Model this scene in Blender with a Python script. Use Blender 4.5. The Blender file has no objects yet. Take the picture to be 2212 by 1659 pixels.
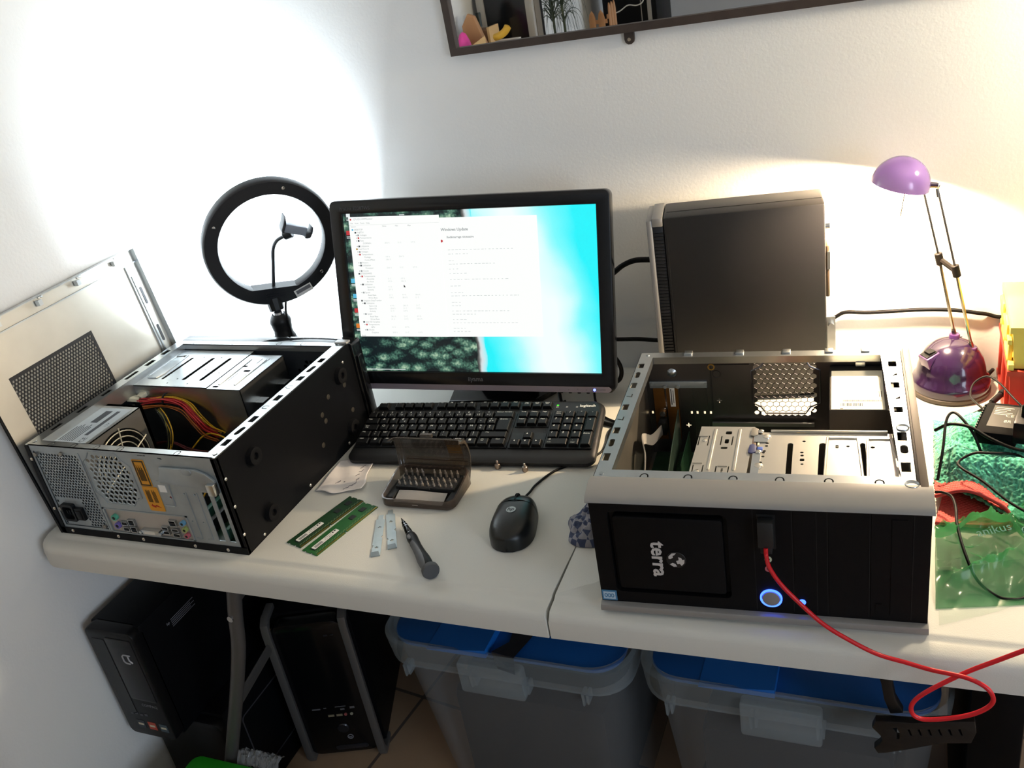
import bpy, bmesh, math, random
from mathutils import Vector, Matrix, noise
random.seed(7)
S = bpy.context.scene
COL = S.collection
PI = math.pi
R = math.radians

# ---------------------------------------------------------------- camera, exposure, lights
W_PX, F_PX = 2212.0, 2007.4
def cam_axes(a, b, c):
    ca, sa, cb, sb, cc, sc = math.cos(a), math.sin(a), math.cos(b), math.sin(b), math.cos(c), math.sin(c)
    fwd = Vector((-sa*cb, ca*cb, sb)); right = Vector((ca, sa, 0)); up = right.cross(fwd)
    return cc*right + sc*up, -sc*right + cc*up, fwd
cr_, cu_, cf_ = cam_axes(0.44930852, -0.45949936, -0.18077617)
cd = bpy.data.cameras.new('camera'); cam = bpy.data.objects.new('camera', cd); COL.objects.link(cam)
cam.matrix_world = Matrix(((cr_.x, cu_.x, -cf_.x, 0.0), (cr_.y, cu_.y, -cf_.y, -0.8681189),
                           (cr_.z, cu_.z, -cf_.z, 1.56100959), (0, 0, 0, 1)))
cd.sensor_width = 36.0; cd.lens = 36.0*F_PX/W_PX; cd.clip_start = 0.02; cd.clip_end = 30
S.camera = cam
S.view_settings.view_transform = 'Standard'; S.view_settings.look = 'None'
S.view_settings.gamma = 1.0; S.view_settings.use_curve_mapping = False
S.view_settings.exposure = 0.0
wd = bpy.data.worlds.new('world'); S.world = wd; wd.use_nodes = True
wd.node_tree.nodes['Background'].inputs[0].default_value = (0.75, 0.82, 1.0, 1)
wd.node_tree.nodes['Background'].inputs[1].default_value = 0.3

RING_C = Vector((-1.131, 0.542, 1.076))
RING_N = Vector((-0.70, 0.69, 0.20)).normalized()          # the lit side looks away from the camera, into the corner
RING_STRENGTH = 104.0
BULB = Vector((-0.008, 0.625, 1.118))

def light(name, kind, loc, power, color, **kw):
    l = bpy.data.lights.new(name, kind); l.energy = power; l.color = color
    o = bpy.data.objects.new(name, l); COL.objects.link(o); o.location = loc
    for k, v in kw.items(): setattr(l, k, v)
    return o
fill_l = light('added_daylight_fill', 'AREA', (2.26, -1.85, 1.40), 40.0, (0.72, 0.85, 1.0), shape='RECTANGLE', size=1.2, size_y=1.3)  # added fill light, out of view, to lift walls and table skirt
fill_l.rotation_euler = (R(90), 0, R(90))
light('desk_lamp_bulb_light', 'POINT', BULB, 30.0, (1.0, 0.76, 0.47), shadow_soft_size=0.012)

# ---------------------------------------------------------------- helpers
def col(h):
    h = h.lstrip('#'); c = [int(h[i:i+2], 16)/255 for i in (0, 2, 4)]
    return tuple((x/12.92 if x <= .04045 else ((x+.055)/1.055)**2.4) for x in c) + (1,)

MATS = {}
def mat(name, c, rough=.5, metal=0., bump=0., bscale=200., var=0., vscale=8., emit=0., spec=.5, trans=0., alpha=1., ecol=None, coat=0., ior=1.45):
    if name in MATS: return MATS[name]
    m = bpy.data.materials.new(name); m.use_nodes = True
    nt = m.node_tree; b = nt.nodes['Principled BSDF']
    c = col(c) if isinstance(c, str) else c
    b.inputs['Base Color'].default_value = c
    b.inputs['Roughness'].default_value = rough; b.inputs['Metallic'].default_value = metal
    b.inputs['Specular IOR Level'].default_value = spec; b.inputs['IOR'].default_value = ior
    b.inputs['Coat Weight'].default_value = coat
    b.inputs['Transmission Weight'].default_value = trans; b.inputs['Alpha'].default_value = alpha
    if emit:
        b.inputs['Emission Color'].default_value = ecol or c; b.inputs['Emission Strength'].default_value = emit
    if var or bump:
        tc = nt.nodes.new('ShaderNodeTexCoord')
    if var:
        n = nt.nodes.new('ShaderNodeTexNoise'); n.inputs['Scale'].default_value = vscale; n.inputs['Detail'].default_value = 4
        r = nt.nodes.new('ShaderNodeValToRGB')
        r.color_ramp.elements[0].position = .3; r.color_ramp.elements[1].position = .7
        r.color_ramp.elements[0].color = tuple(x*(1-var) for x in c[:3]) + (1,)
        r.color_ramp.elements[1].color = tuple(min(1, x*(1+var*.5)) for x in c[:3]) + (1,)
        nt.links.new(tc.outputs['Object'], n.inputs['Vector']); nt.links.new(n.outputs['Fac'], r.inputs['Fac'])
        nt.links.new(r.outputs['Color'], b.inputs['Base Color'])
    if bump:
        n = nt.nodes.new('ShaderNodeTexNoise'); n.inputs['Scale'].default_value = bscale; n.inputs['Detail'].default_value = 3
        bp = nt.nodes.new('ShaderNodeBump'); bp.inputs['Strength'].default_value = bump; bp.inputs['Distance'].default_value = .002
        nt.links.new(tc.outputs['Object'], n.inputs['Vector']); nt.links.new(n.outputs['Fac'], bp.inputs['Height'])
        nt.links.new(bp.outputs['Normal'], b.inputs['Normal'])
    MATS[name] = m
    return m

_txt = {}
def text_geo(s, bold=False):
    if s in _txt: return _txt[s]
    cu = bpy.data.curves.new('t', 'FONT'); cu.body = s; cu.size = 1; cu.resolution_u = 2
    cu.align_x = 'CENTER'; cu.align_y = 'CENTER'
    if bold: cu.offset = .022
    o = bpy.data.objects.new('t', cu); COL.objects.link(o)
    me = bpy.data.meshes.new_from_object(o)
    g = ([v.co.copy() for v in me.vertices], [tuple(p.vertices) for p in me.polygons])
    bpy.data.objects.remove(o); bpy.data.curves.remove(cu); bpy.data.meshes.remove(me)
    _txt[s] = g
    return g

I4 = Matrix.Identity(4)
def T(x, y, z): return Matrix.Translation((x, y, z))
def RZ(d): return Matrix.Rotation(R(d), 4, 'Z')
def RX(d): return Matrix.Rotation(R(d), 4, 'X')
def RY(d): return Matrix.Rotation(R(d), 4, 'Y')
def frame(o, ex, ey, ez):
    return Matrix(((ex[0], ey[0], ez[0], o[0]), (ex[1], ey[1], ez[1], o[1]), (ex[2], ey[2], ez[2], o[2]), (0, 0, 0, 1)))
# plate frames: (u,v,w) -> local axes
FXZ = frame((0, 0, 0), (1, 0, 0), (0, 0, 1), (0, 1, 0))     # u=x v=z w=y
FYZ = frame((0, 0, 0), (0, 1, 0), (0, 0, 1), (1, 0, 0))     # u=y v=z w=x

def rect(u0, v0, u1, v1): return [(u0, v0), (u1, v0), (u1, v1), (u0, v1)]
def rrect(u0, v0, u1, v1, r, n=4):
    o = []
    for cx, cy, a in ((u1-r, v0+r, -90), (u1-r, v1-r, 0), (u0+r, v1-r, 90), (u0+r, v0+r, 180)):
        for k in range(n+1):
            t = R(a+90*k/n); o.append((cx+r*math.cos(t), cy+r*math.sin(t)))
    return o
def ngon(cx, cy, r, n=16, ph=0., ry=None):
    ry = r if ry is None else ry
    return [(cx+r*math.cos(2*PI*k/n+ph), cy+ry*math.sin(2*PI*k/n+ph)) for k in range(n)]
def slot(u0, v0, u1, v1, w, n=5):
    a = math.atan2(v1-v0, u1-u0); o = []
    for k in range(n+1): t = a-PI/2+PI*k/n; o.append((u1+w*math.cos(t), v1+w*math.sin(t)))
    for k in range(n+1): t = a+PI/2+PI*k/n; o.append((u0+w*math.cos(t), v0+w*math.sin(t)))
    return o
def hexes(u0, v0, u1, v1, pitch, r, inside=None, ph=PI/6):
    o = []; row = 0; v = v0
    while v <= v1+1e-9:
        u = u0 + (pitch/2 if row % 2 else 0)
        while u <= u1+1e-9:
            if inside is None or inside(u, v): o.append(ngon(u, v, r, 6, ph))
            u += pitch
        v += pitch*.866; row += 1
    return o
def spline(pts, n=8, closed=False):
    P = [Vector(p) for p in pts]; L = len(P); out = []
    rng = range(L) if closed else range(L-1)
    for i in rng:
        p1, p2 = P[i], P[(i+1) % L]
        p0 = P[(i-1) % L] if (closed or i > 0) else p1*2-p2
        p3 = P[(i+2) % L] if (closed or i+2 < L) else p2*2-p1
        for k in range(n):
            t = k/n
            out.append(.5*((2*p1)+(p2-p0)*t+(2*p0-5*p1+4*p2-p3)*t*t+(3*p1-p0-3*p2+p3)*t**3))
    if not closed: out.append(P[-1])
    return out

class MB:
    def __init__(s): s.bm = bmesh.new(); s.mi = 0; s.M = I4
    def m(s, i): s.mi = i; return s
    def add(s, vs, fs, M=None):
        M = s.M @ M if M is not None else s.M
        bv = [s.bm.verts.new(M @ Vector(v)) for v in vs]
        for f in fs:
            try:
                fc = s.bm.faces.new([bv[i] for i in f]); fc.material_index = s.mi
            except ValueError: pass
        return s
    def absorb(s, t, M=None):
        t.verts.index_update()
        s.add([v.co.copy() for v in t.verts], [[v.index for v in f.verts] for f in t.faces], M); t.free(); return s
    def box(s, x0, y0, z0, x1, y1, z1, bev=0., seg=2, M=None):
        t = bmesh.new(); bmesh.ops.create_cube(t, size=1)
        for v in t.verts: v.co = Vector((x0+(v.co.x+.5)*(x1-x0), y0+(v.co.y+.5)*(y1-y0), z0+(v.co.z+.5)*(z1-z0)))
        if bev: bmesh.ops.bevel(t, geom=t.edges[:], offset=bev, segments=seg, profile=.5, affect='EDGES')
        return s.absorb(t, M)
    def prism(s, outline, w0, w1, holes=(), M=None, bev=0.):
        t = bmesh.new()
        if not holes and not bev:
            n = len(outline)
            vs = [(u, v, w0) for u, v in outline]+[(u, v, w1) for u, v in outline]
            fs = [list(range(n))[::-1], list(range(n, 2*n))]+[[i, (i+1) % n, n+(i+1) % n, n+i] for i in range(n)]
            t.free(); return s.add(vs, fs, M)
        es = []
        for loop in [outline]+list(holes):
            vv = [t.verts.new((u, v, w0)) for u, v in loop]
            es += [t.edges.new((vv[i], vv[(i+1) % len(vv)])) for i in range(len(vv))]
        bmesh.ops.triangle_fill(t, use_beauty=False, use_dissolve=False, edges=es, normal=(0, 0, 1))
        if w1 != w0:
            r = bmesh.ops.extrude_face_region(t, geom=t.faces[:])
            for g in r['geom']:
                if isinstance(g, bmesh.types.BMVert): g.co.z += w1-w0
            if bev:
                ee = [e for e in t.edges if len(e.link_faces) == 2 and e.calc_face_angle(0) > .6 and abs(e.verts[0].co.z-e.verts[1].co.z) < 1e-7]
                bmesh.ops.bevel(t, geom=ee, offset=bev, segments=2, profile=.5, affect='EDGES')
        return s.absorb(t, M)
    def lathe(s, prof, n=24, M=None, a0=0., a1=2*PI):
        full = abs(a1-a0-2*PI) < 1e-6; cols = n if full else n+1
        vs = []; fs = []; k = len(prof)
        for i in range(cols):
            a = a0+(a1-a0)*i/n
            vs += [(r*math.cos(a), r*math.sin(a), z) for r, z in prof]
        for i in range(n):
            j = (i+1) % cols
            for q in range(k-1): fs.append([i*k+q, j*k+q, j*k+q+1, i*k+q+1])
        t = bmesh.new(); bv = [t.verts.new(v) for v in vs]
        for f in fs:
            try: t.faces.new([bv[i] for i in f])
            except ValueError: pass
        bmesh.ops.remove_doubles(t, verts=t.verts[:], dist=1e-7)
        return s.absorb(t, M)
    def cyl(s, p0, p1, r, r2=None, n=16, bev=0.):
        p0, p1 = Vector(p0), Vector(p1); d = p1-p0; L = d.length; r2 = r if r2 is None else r2
        M = T(*p0) @ d.to_track_quat('Z', 'Y').to_matrix().to_4x4()
        if bev: pr = [(0, 0), (r-bev, 0), (r, bev), (r2, L-bev), (r2-bev, L), (0, L)]
        else: pr = [(0, 0), (r, 0), (r2, L), (0, L)]
        return s.lathe(pr, n, M)
    def tube(s, pts, r, n=8, closed=False, sq=None):
        P = [Vector(p) for p in pts]; L = len(P); rr = r if isinstance(r, (list, tuple)) else [r]*L
        tang = []
        for i in range(L):
            a = P[(i-1) % L] if (closed or i) else P[0]; b = P[(i+1) % L] if (closed or i < L-1) else P[-1]
            tang.append((b-a).normalized())
        up = Vector((0, 0, 1)) if abs(tang[0].z) < .9 else Vector((0, 1, 0))
        nx = tang[0].cross(up).normalized(); vs = []
        for i in range(L):
            nx = (nx-tang[i]*nx.dot(tang[i])).normalized(); ny = tang[i].cross(nx)
            for k in range(n):
                a = 2*PI*k/n
                vs.append(P[i]+(nx*math.cos(a)*(sq[0] if sq else 1)+ny*math.sin(a)*(sq[1] if sq else 1))*rr[i])
        fs = []
        for i in range(L if closed else L-1):
            j = (i+1) % L
            for k in range(n): fs.append([i*n+k, i*n+(k+1) % n, j*n+(k+1) % n, j*n+k])
        if not closed: fs += [list(range(n))[::-1], [(L-1)*n+k for k in range(n)]]
        return s.add(vs, fs)
    def sphere(s, c, r, n=12, M=None, sc=(1, 1, 1)):
        t = bmesh.new(); bmesh.ops.create_uvsphere(t, u_segments=n, v_segments=max(6, n//2), radius=r)
        return s.absorb(t, (M or I4) @ T(*c) @ Matrix.Diagonal((*sc, 1)))
    def text(s, st, size, M=None, depth=0., xs=1., bold=False):
        vs, fs = text_geo(st, bold); n = len(vs)
        if depth:
            V = [(v.x*size*xs, v.y*size, 0) for v in vs]+[(v.x*size*xs, v.y*size, depth) for v in vs]
            return s.add(V, [f[::-1] for f in fs]+[[i+n for i in f] for f in fs], M)
        return s.add([(v.x*size*xs, v.y*size, 0) for v in vs], fs, M)
    def grid(s, nu, nv, fn, M=None, thick=0.):
        vs = [fn(i/nu, j/nv) for j in range(nv+1) for i in range(nu+1)]
        fs = [[j*(nu+1)+i, j*(nu+1)+i+1, (j+1)*(nu+1)+i+1, (j+1)*(nu+1)+i] for j in range(nv) for i in range(nu)]
        return s.add(vs, fs, M)
    def build(s, name, mats, parent=None, smooth=35, recalc=True, label=None, loc=None):
        if recalc: bmesh.ops.recalc_face_normals(s.bm, faces=s.bm.faces[:])
        me = bpy.data.meshes.new(name); s.bm.to_mesh(me); s.bm.free()
        for m_ in (mats if isinstance(mats, (list, tuple)) else [mats]): me.materials.append(m_)
        if smooth:
            me.polygons.foreach_set('use_smooth', [True]*len(me.polygons)); me.set_sharp_from_angle(angle=R(smooth))
        o = bpy.data.objects.new(name, me); COL.objects.link(o)
        if parent: o.parent = parent
        if label: o['label'] = label
        if loc: o.location = loc
        return o

def thing(name, label, cat, loc=(0, 0, 0), rot=(0, 0, 0), group=None):
    o = bpy.data.objects.new(name, None); COL.objects.link(o); o.empty_display_size = .02
    o.location = loc; o.rotation_euler = rot
    o['label'] = label; o['category'] = cat
    if group: o['group'] = group
    return o
def tag(o, label, cat, group=None):
    o['label'] = label; o['category'] = cat
    if group: o['group'] = group
    return o
def struct(o): o['kind'] = 'structure'; return o
def dup(root, label=None):
    r = root.copy(); COL.objects.link(r)
    if label: r['label'] = label
    for ch in list(root.children):
        c = ch.copy(); COL.objects.link(c); c.parent = r
        for g in ch.children:
            d = g.copy(); COL.objects.link(d); d.parent = c
    return r
def P1(name, mb, m, parent, **k): return mb.build(name, m, parent, **k)

# ---------------------------------------------------------------- materials
white_wall = mat('wall_paint', '#e5e5e4', .75, bump=.22, bscale=170, spec=.2)
table_m = mat('table_plastic', '#c4c3bc', .42, bump=.12, bscale=600, spec=.35)
black_pl = mat('black_plastic', '#0e0f11', .42, spec=.3)
black_mat = mat('black_matte', '#0b0b0c', .75, spec=.08, bump=.1, bscale=1500)
black_case = mat('black_case_paint', '#090a0d', .42, spec=.14, bump=.12, bscale=2500)
black_gl = mat('black_gloss', '#0a0b0d', .12)
rubber = mat('rubber', '#0c0c0e', .75, spec=.15)
dark_grey = mat('dark_grey', '#2b2d31', .5)
steel = mat('steel', '#b4b9bc', .3, 1., var=.1, vscale=30)
steel_l = mat('steel_light', '#c2c6c8', .30, 1., var=.06, vscale=20)
zinc = mat('zinc', '#9ea6aa', .42, .65, var=.12, vscale=25)
chrome = mat('chrome', '#d8d8d8', .12, 1.)
silver_pl = mat('silver_paint', '#918f8d', .36, .45)
screw_m = mat('screw', '#cfcac0', .25, .9)
white_pl = mat('white_plastic', '#e2ded0', .5)
pcb = mat('pcb', '#12301e', .4, var=.4, vscale=60)
paper_m = mat('paper', '#e4dcd8', .8, spec=.1)
ink = mat('ink', '#2c2a30', .8)
white_ink = mat('white_ink', '#d9d9d6', .6)
label_m = mat('label_white', '#dcdcd8', .6)
red_wire = mat('wire_red', '#a81e22', .5)
yel_wire = mat('wire_yellow', '#c79a1c', .5)
blk_wire = mat('wire_black', '#0d0d0d', .5, spec=.2)
grey_wire = mat('wire_grey', '#8b8785', .6)
# ---------------------------------------------------------------- the room
WX0, WY1, WX1, WY0, CZ = -1.40, 0.73, 2.3, -2.9, 2.5
def room():
    m = MB().box(WX0-.1, WY1, 0, WX1+.1, WY1+.1, CZ); struct(m.build('wall_back', white_wall, smooth=0))
    m = MB().box(WX0-.1, WY0-.1, 0, WX0, WY1, CZ); struct(m.build('wall_left', white_wall, smooth=0))
    m = MB().box(WX1, WY0-.1, 0, WX1+.1, WY1, CZ); struct(m.build('wall_right', white_wall, smooth=0))
    m = MB().box(WX0, WY0-.1, 0, WX1, WY0, CZ)
    struct(m.build('wall_front', mat('wall_far_paint', '#a9abae', .8), smooth=0))
    m = MB().box(WX0-.1, WY0-.1, CZ, WX1+.1, WY1+.1, CZ+.1); struct(m.build('ceiling', mat('ceiling_paint', '#e4e3e0', .8), smooth=0))
    # tiled floor: brick texture makes the tiles and grout
    fm = bpy.data.materials.new('floor_tile'); fm.use_nodes = True; nt = fm.node_tree; b = nt.nodes['Principled BSDF']
    tc = nt.nodes.new('ShaderNodeTexCoord'); br = nt.nodes.new('ShaderNodeTexBrick'); br.offset = 0
    mp = nt.nodes.new('ShaderNodeMapping'); mp.inputs['Rotation'].default_value = (0, 0, R(8)); mp.inputs['Location'].default_value = (.07, .02, 0)
    nt.links.new(tc.outputs['Object'], mp.inputs[0]); nt.links.new(mp.outputs[0], br.inputs['Vector'])
    br.inputs['Color1'].default_value = col('#a98d72'); br.inputs['Color2'].default_value = col('#a0856b'); br.inputs['Mortar'].default_value = col('#5c5048')
    br.inputs['Scale'].default_value = 1; br.inputs['Mortar Size'].default_value = .004; br.inputs['Brick Width'].default_value = .33; br.inputs['Row Height'].default_value = .33
    nt.links.new(br.outputs['Color'], b.inputs['Base Color']); b.inputs['Roughness'].default_value = .35
    m = MB().box(WX0-.1, WY0-.1, -.1, WX1+.1, WY1+.1, 0); struct(m.build('floor', fm, smooth=0))
room()
m = MB().prism(rect(-2.03, .72, -.67, 2.08), 2.27, 2.3, [rect(-1.98, .77, -1.37, 2.03), rect(-1.33, .77, -.72, 2.03)], FYZ)
struct(m.build('added_window', mat('added_window_frame', '#dddcd8', .5), smooth=0))  # unseen window frame, added to go with the daylight fill

t = thing('wall_lamp', 'small wall lamp beyond the right edge of the view', 'lamp', (0.52, 0.729, 1.50))
P1('wall_plate', MB().cyl((0, 0, 0), (0, -.012, 0), .045, n=24, bev=.003), silver_pl, t)
P1('arm', MB().tube([(0, -.01, 0), (0, -.06, -.05), (0, -.129, -.06)], .006, 8), silver_pl, t)
P1('glass_globe', MB().sphere((0, -.129, -.02), .05, 24), mat('globe_glow', '#fff0d0', .4, emit=310, ecol=(1.0, .84, .60, 1)), t, smooth=60)

# ---------------------------------------------------------------- folding table (two halves, hinge in the middle)
def folding_table():
    t = thing('folding_table', 'long white plastic folding table standing against the back wall', 'table', (-.431, 0, 0))
    def half(x0, x1, D, yaw, rl, rr):
        def out(i, z):
            o = []
            for cx, cy, a, r in ((x1, 0, -90, rr), (x1, D, 0, rr), (x0, D, 90, rl), (x0, 0, 180, rl)):
                sx = -1 if cx == x1 else 1; sy = 1 if cy == 0 else -1
                seam = (rr if cx == x1 else rl) < .01; ix = min(i, .0015) if seam else i; r2 = max(r-i, .001) if not seam else .001
                for k in range(7):
                    q = R(a+90*k/6); o.append((cx+sx*(ix+r2)+r2*math.cos(q), cy+sy*(i+r2)+r2*math.sin(q), z))
            return o
        rings = [out(.030, .700), out(.0, .695), out(.0, .700), out(0, .722), out(.002, .730), out(.008, .7355), out(.026, .7365), out(.031, .7368), out(.034, .7392), out(.038, .74)]
        n = 28; vs = [p for r_ in rings for p in r_]
        fs = [[a*n+k, a*n+(k+1) % n, (a+1)*n+(k+1) % n, (a+1)*n+k] for a in range(len(rings)-1) for k in range(n)]
        fs += [list(range(n))[::-1], [(len(rings)-1)*n+k for k in range(n)]]
        m = MB(); m.M = RZ(yaw); m.add(vs, fs)
        # a shallow step in the lower edge of the skirt where the legs fold in
        return m
    P1('tabletop_half', half(-.959, -.0012, .725, 0, .05, .004), table_m, t, smooth=50)
    P1('tabletop_half', half(.0012, .96, .703, 1.5, .004, .05), table_m, t, smooth=50)
    leg_m = mat('leg_steel', '#5f5d5b', .45, .5)
    def legs(pts): return MB().tube(spline(pts, 8), .0125, 12)
    ox = .431
    for y in (.05, .66):
        P1('leg', legs([(-1.0+ox, y, .694), (-1.03+ox, y, .60), (-1.053+ox, y, .517), (-1.10+ox, y, .40), (-1.182+ox, y, .209), (-1.272+ox, y, .0)]), leg_m, t)
        P1('leg', legs([(.17+ox, y+.04, .694), (.2+ox, y+.04, .60), (.23+ox, y+.04, .5), (.35+ox, y+.04, .209), (.42+ox, y+.04, .0)]), leg_m, t)
    P1('crossbar', MB().tube([(-1.107+ox, .055, .375), (-1.130+ox, .185, .375)], .012, 8, sq=(.45, 1)), leg_m, t)
    P1('brace', MB().tube([(-1.040+ox, .055, .605), (-1.0+ox, .115, .655), (-.97+ox, .16, .693)], .010, 8, sq=(1, .4)), leg_m, t)
    P1('rivet', MB().cyl((-1.032+ox, .036, .597), (-1.032+ox, .040, .597), .006, n=12), chrome, t)
    return t
folding_table()

# ---------------------------------------------------------------- mirror on the back wall
def mirror():
    t = thing('wall_mirror', 'wide wall mirror in a thin dark brown frame', 'mirror', (-.765, .729, 1.357), (0, R(-.7), 0))
    fm = mat('mirror_frame_wood', '#3a302b', .5, var=.2, vscale=40)
    w, h, fw = 1.15, .52, .013
    P1('frame', MB().prism(rect(0, 0, w, h), -.016, 0, [rect(fw, fw, w-fw, h-fw)], FXZ), fm, t, smooth=0)
    P1('mirror_glass', MB().prism(rect(fw-.002, fw-.002, w-fw+.002, h-fw+.002), -.008, -.003, M=FXZ), mat('mirror_silver', (.86, .88, .88, 1), .01, 1.), t, smooth=0)
    b = P1('bracket', MB().prism(slot(.326, -.012, .326, .004, .0085), -.006, 0, M=FXZ), fm, t)
    P1('screw', MB().cyl((.326, -.008, -.012), (.326, -.006, -.012), .003, n=10), screw_m, b)
mirror()
# ---------------------------------------------------------------- opened black tower lying on its side (left)
def open_tower():
    t = thing('computer_tower', 'opened black computer tower on its side, grey rear panel with yellow stickers facing out', 'computer', (-1.342, .040, .74))
    Wd, D, H = .398, .398, .180
    # black outer shell: floor side, top side, foot side
    m = MB(); m.box(0, .004, 0, Wd, D, .0015).box(0, .004, 0, .002, D, H-.001)
    m.box(0, 0, 0, .008, .006, H-.002).box(0, 0, 0, Wd, .006, .013).box(.386, .0015, .0, Wd, .006, H-.002)
    # foot side panel with small dimples
    m.box(Wd-.002, .002, 0, Wd, D, H-.001)
    P1('shell', m, black_case, t, smooth=0)
    # rear panel
    holes = [rect(.012, .018, .112, .168)]
    def inf(u, v):
        a, b = abs(u-.167)/.042, abs(v-.124)/.045
        return a <= 1 and b <= 1 and a+b < 1.62
    hx = hexes(.125, .08, .21, .172, .0098, .0042, inf); holes += hx
    holes += [rect(.121, .017, .293, .062)]
    holes += [rect(.346, .022, .359, .114), rect(.3675, .022, .3795, .114)]
    holes += [ngon(.309, .108, .0022, 4), ngon(.33, .108, .0022, 4), ngon(.305, .055, .0016, 6), ngon(.327, .055, .0016, 6), ngon(.115+.011, .1, .002, 8), ngon(.2, .18-.02, .002, 8), ngon(.208, .088, .002, 8),
              ngon(.278, .098, .003, 4), slot(.243, .1745, .258, .1745, .0007), slot(.283, .172, .289, .171, .0012)]
    m = MB().prism(rect(.008, .013, .3925, H), .0015, .0028, holes, FXZ)
    # slot cover outlines, folded lip around the I/O opening, embossed ribs
    for u in (.313, .335): m.box(u, .0004, .022, u+.0008, .0016, .112)
    for u in (.302, .324): m.box(u, .0004, .022, u+.012, .0016, .0228)
    for a, b_, c, d in ((.117, .062, .297, .064), (.117, .015, .297, .017), (.117, .015, .121, .064), (.293, .015, .297, .064)): m.box(a, .0003, b_, c, .0017, d)
    m.box(.1135, -.0002, .018, .1155, .0016, .170, bev=.0008)
    m.tube([(.262, .001, .082), (.282, .001, .082), (.284, .001, .126), (.262, .001, .128)], .0012, 6)
    P1('rear_panel', m, zinc, t, smooth=20)
    # pressed frame around the fan vent
    fo = [(u*.048+.167, v*.05+.124) for u, v in ((-.65, -1), (.55, -1), (.7, -.8), (1.05, -.65), (1.05, .55), (.75, .78), (.6, 1), (-.6, 1), (-.75, .8), (-1, .6), (-1, -.6), (-.8, -.75))]
    P1('vent_ridge', MB().tube([(u, .0012, v) for u, v in fo], .0011, 6, closed=True), zinc, t)
    # expansion bracket cover, with its bright clamp
    m = MB().prism([(.282, .158), (.352, .158), (.37, .152), (.384, .140), (.384, .122), (.275, .128), (.272, .134), (.279, .148)], -.004, .0015, M=FXZ, bev=.0018)
    m.prism(slot(.332, .1535, .340, .1535, .0055), -.0055, .0, M=FXZ, bev=.001)
    P1('slot_clamp', m, zinc, t)
    m = MB().box(.371, -.011, .117, .385, .001, .137, bev=.001); P1('clamp_clip', m, steel_l, t)
    # power supply: case, honeycomb end, socket, switch, fan guard, label
    ps = P1('power_supply', MB().box(.006, .006, .022, .104, .165, .024).box(.006, .158, .022, .104, .165, .166).box(.006, .006, .022, .008, .165, .166).box(.006, .006, .1645, .104, .165, .166)
            .prism(rect(.006, .022, .165, .166), .1025, .104, [ngon(.088, .094, .062, 40)], FYZ), mat('psu_case', '#a2a3a1', .36, .9, var=.06), t, smooth=0)
    hh = hexes(.016, .022, .108, .166, .0064, .0027, lambda u, v: not (.018 < u < .075 and v < .075 and not (u > .072)) and not (u < .022 and v > .16))
    P1('honeycomb', MB().prism(rect(.0125, .0185, .1115, .1675), .0036, .0048, hh, FXZ), zinc, ps, smooth=0)
    P1('psu_inside', MB().box(.012, .03, .03, .06, .155, .05).box(.07, .02, .03, .10, .10, .06).cyl((.04, .02, .03), (.04, .02, .12), .012), mat('psu_dark', '#2c211b', .8), ps)
    sm = MB().prism(rrect(.0245, .031, .052, .064, .003), -.004, .004, [rrect(.0275, .035, .049, .060, .005)], FXZ); sm.box(.0275, .0035, .035, .049, .004, .060)
    for du in (.033, .0385, .044): sm.box(du-.0009, -.001, .044, du+.0009, .004, .052)
    P1('power_socket', sm, black_pl, ps)
    P1('power_switch', MB().box(.053, -.003, .034, .070, .004, .058, bev=.001).box(.056, -.005, .037, .067, -.002, .054, bev=.001), black_pl, ps)
    m = MB()
    for r_ in (.018, .028, .038, .048, .058): m.tube([(.1052, .088+r_*math.cos(a), .094+r_*math.sin(a)) for a in [2*PI*k/40 for k in range(40)]], .0011, 6, closed=True)
    for a in (0, 60, 120): c_, s_ = math.cos(R(a+20)), math.sin(R(a+20)); m.tube([(.1062, .088-.065*c_, .094-.065*s_), (.1062, .088+.065*c_, .094+.065*s_)], .0013, 6)
    P1('fan_guard', m, mat('guard_wire', '#cfc8b4', .35, .4), ps)
    m = MB().cyl((.098, .088, .094), (.1, .088, .094), .02)
    for k in range(7):
        a = 2*PI*k/7; m.add([(.09, .088+.02*math.cos(a), .094+.02*math.sin(a)), (.099, .088+.02*math.cos(a+.5), .094+.02*math.sin(a+.5)), (.099, .088+.06*math.cos(a+.75), .094+.06*math.sin(a+.75)), (.09, .088+.06*math.cos(a), .094+.06*math.sin(a))], [[0, 1, 2, 3]])
    P1('fan_rotor', m, mat('fan_dark', '#0c0d0f', .5), ps, smooth=0)
    # label on the supply with printed lines
    m = MB().box(.02, .03, .1661, .095, .15, .1664)
    m.m(1)
    for k in range(7): m.box(.03+.005*k, .04, .1664, .032+.005*k, .085+.004*(k % 3), .16655)
    m.box(.07, .06, .1664, .078, .14, .16655).box(.045, .1, .1664, .06, .14, .16655)
    m.text('CE', .014, T(.082, .045, .1666) @ RZ(90)); m.text('12V', .008, T(.088, .095, .1666) @ RZ(90))
    P1('rating_label', m, [mat('psu_label', '#a9b2b8', .5), mat('psu_print', '#3b4148', .6)], ps, smooth=0)
    for (x, z) in ((.018, .162), (.078, .167), (.019, .053), (.106, .024)): P1('screw', MB().cyl((x, -.0022, z), (x, .002, z), .0036, n=12, bev=.0008), mat('screw_dull', '#8d8880', .35, .8), ps)
    # I/O shield and its sockets
    io = P1('io_shield', MB().prism(rect(.121, .017, .293, .062), .003, .004, [], FXZ), mat('io_steel', '#a9a39c', .45, .5, var=.08), t, smooth=0)
    def ring_port(x, z, r, c, nm):
        P1('port', MB().cyl((x, .004, z), (x, -.003, z), r, n=20).m(1).cyl((x, -.0031, z), (x, -.0033, z), r*.55, n=14), [mat(nm, c, .45), mat('port_hole', '#08080a', .6)], io)
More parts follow.
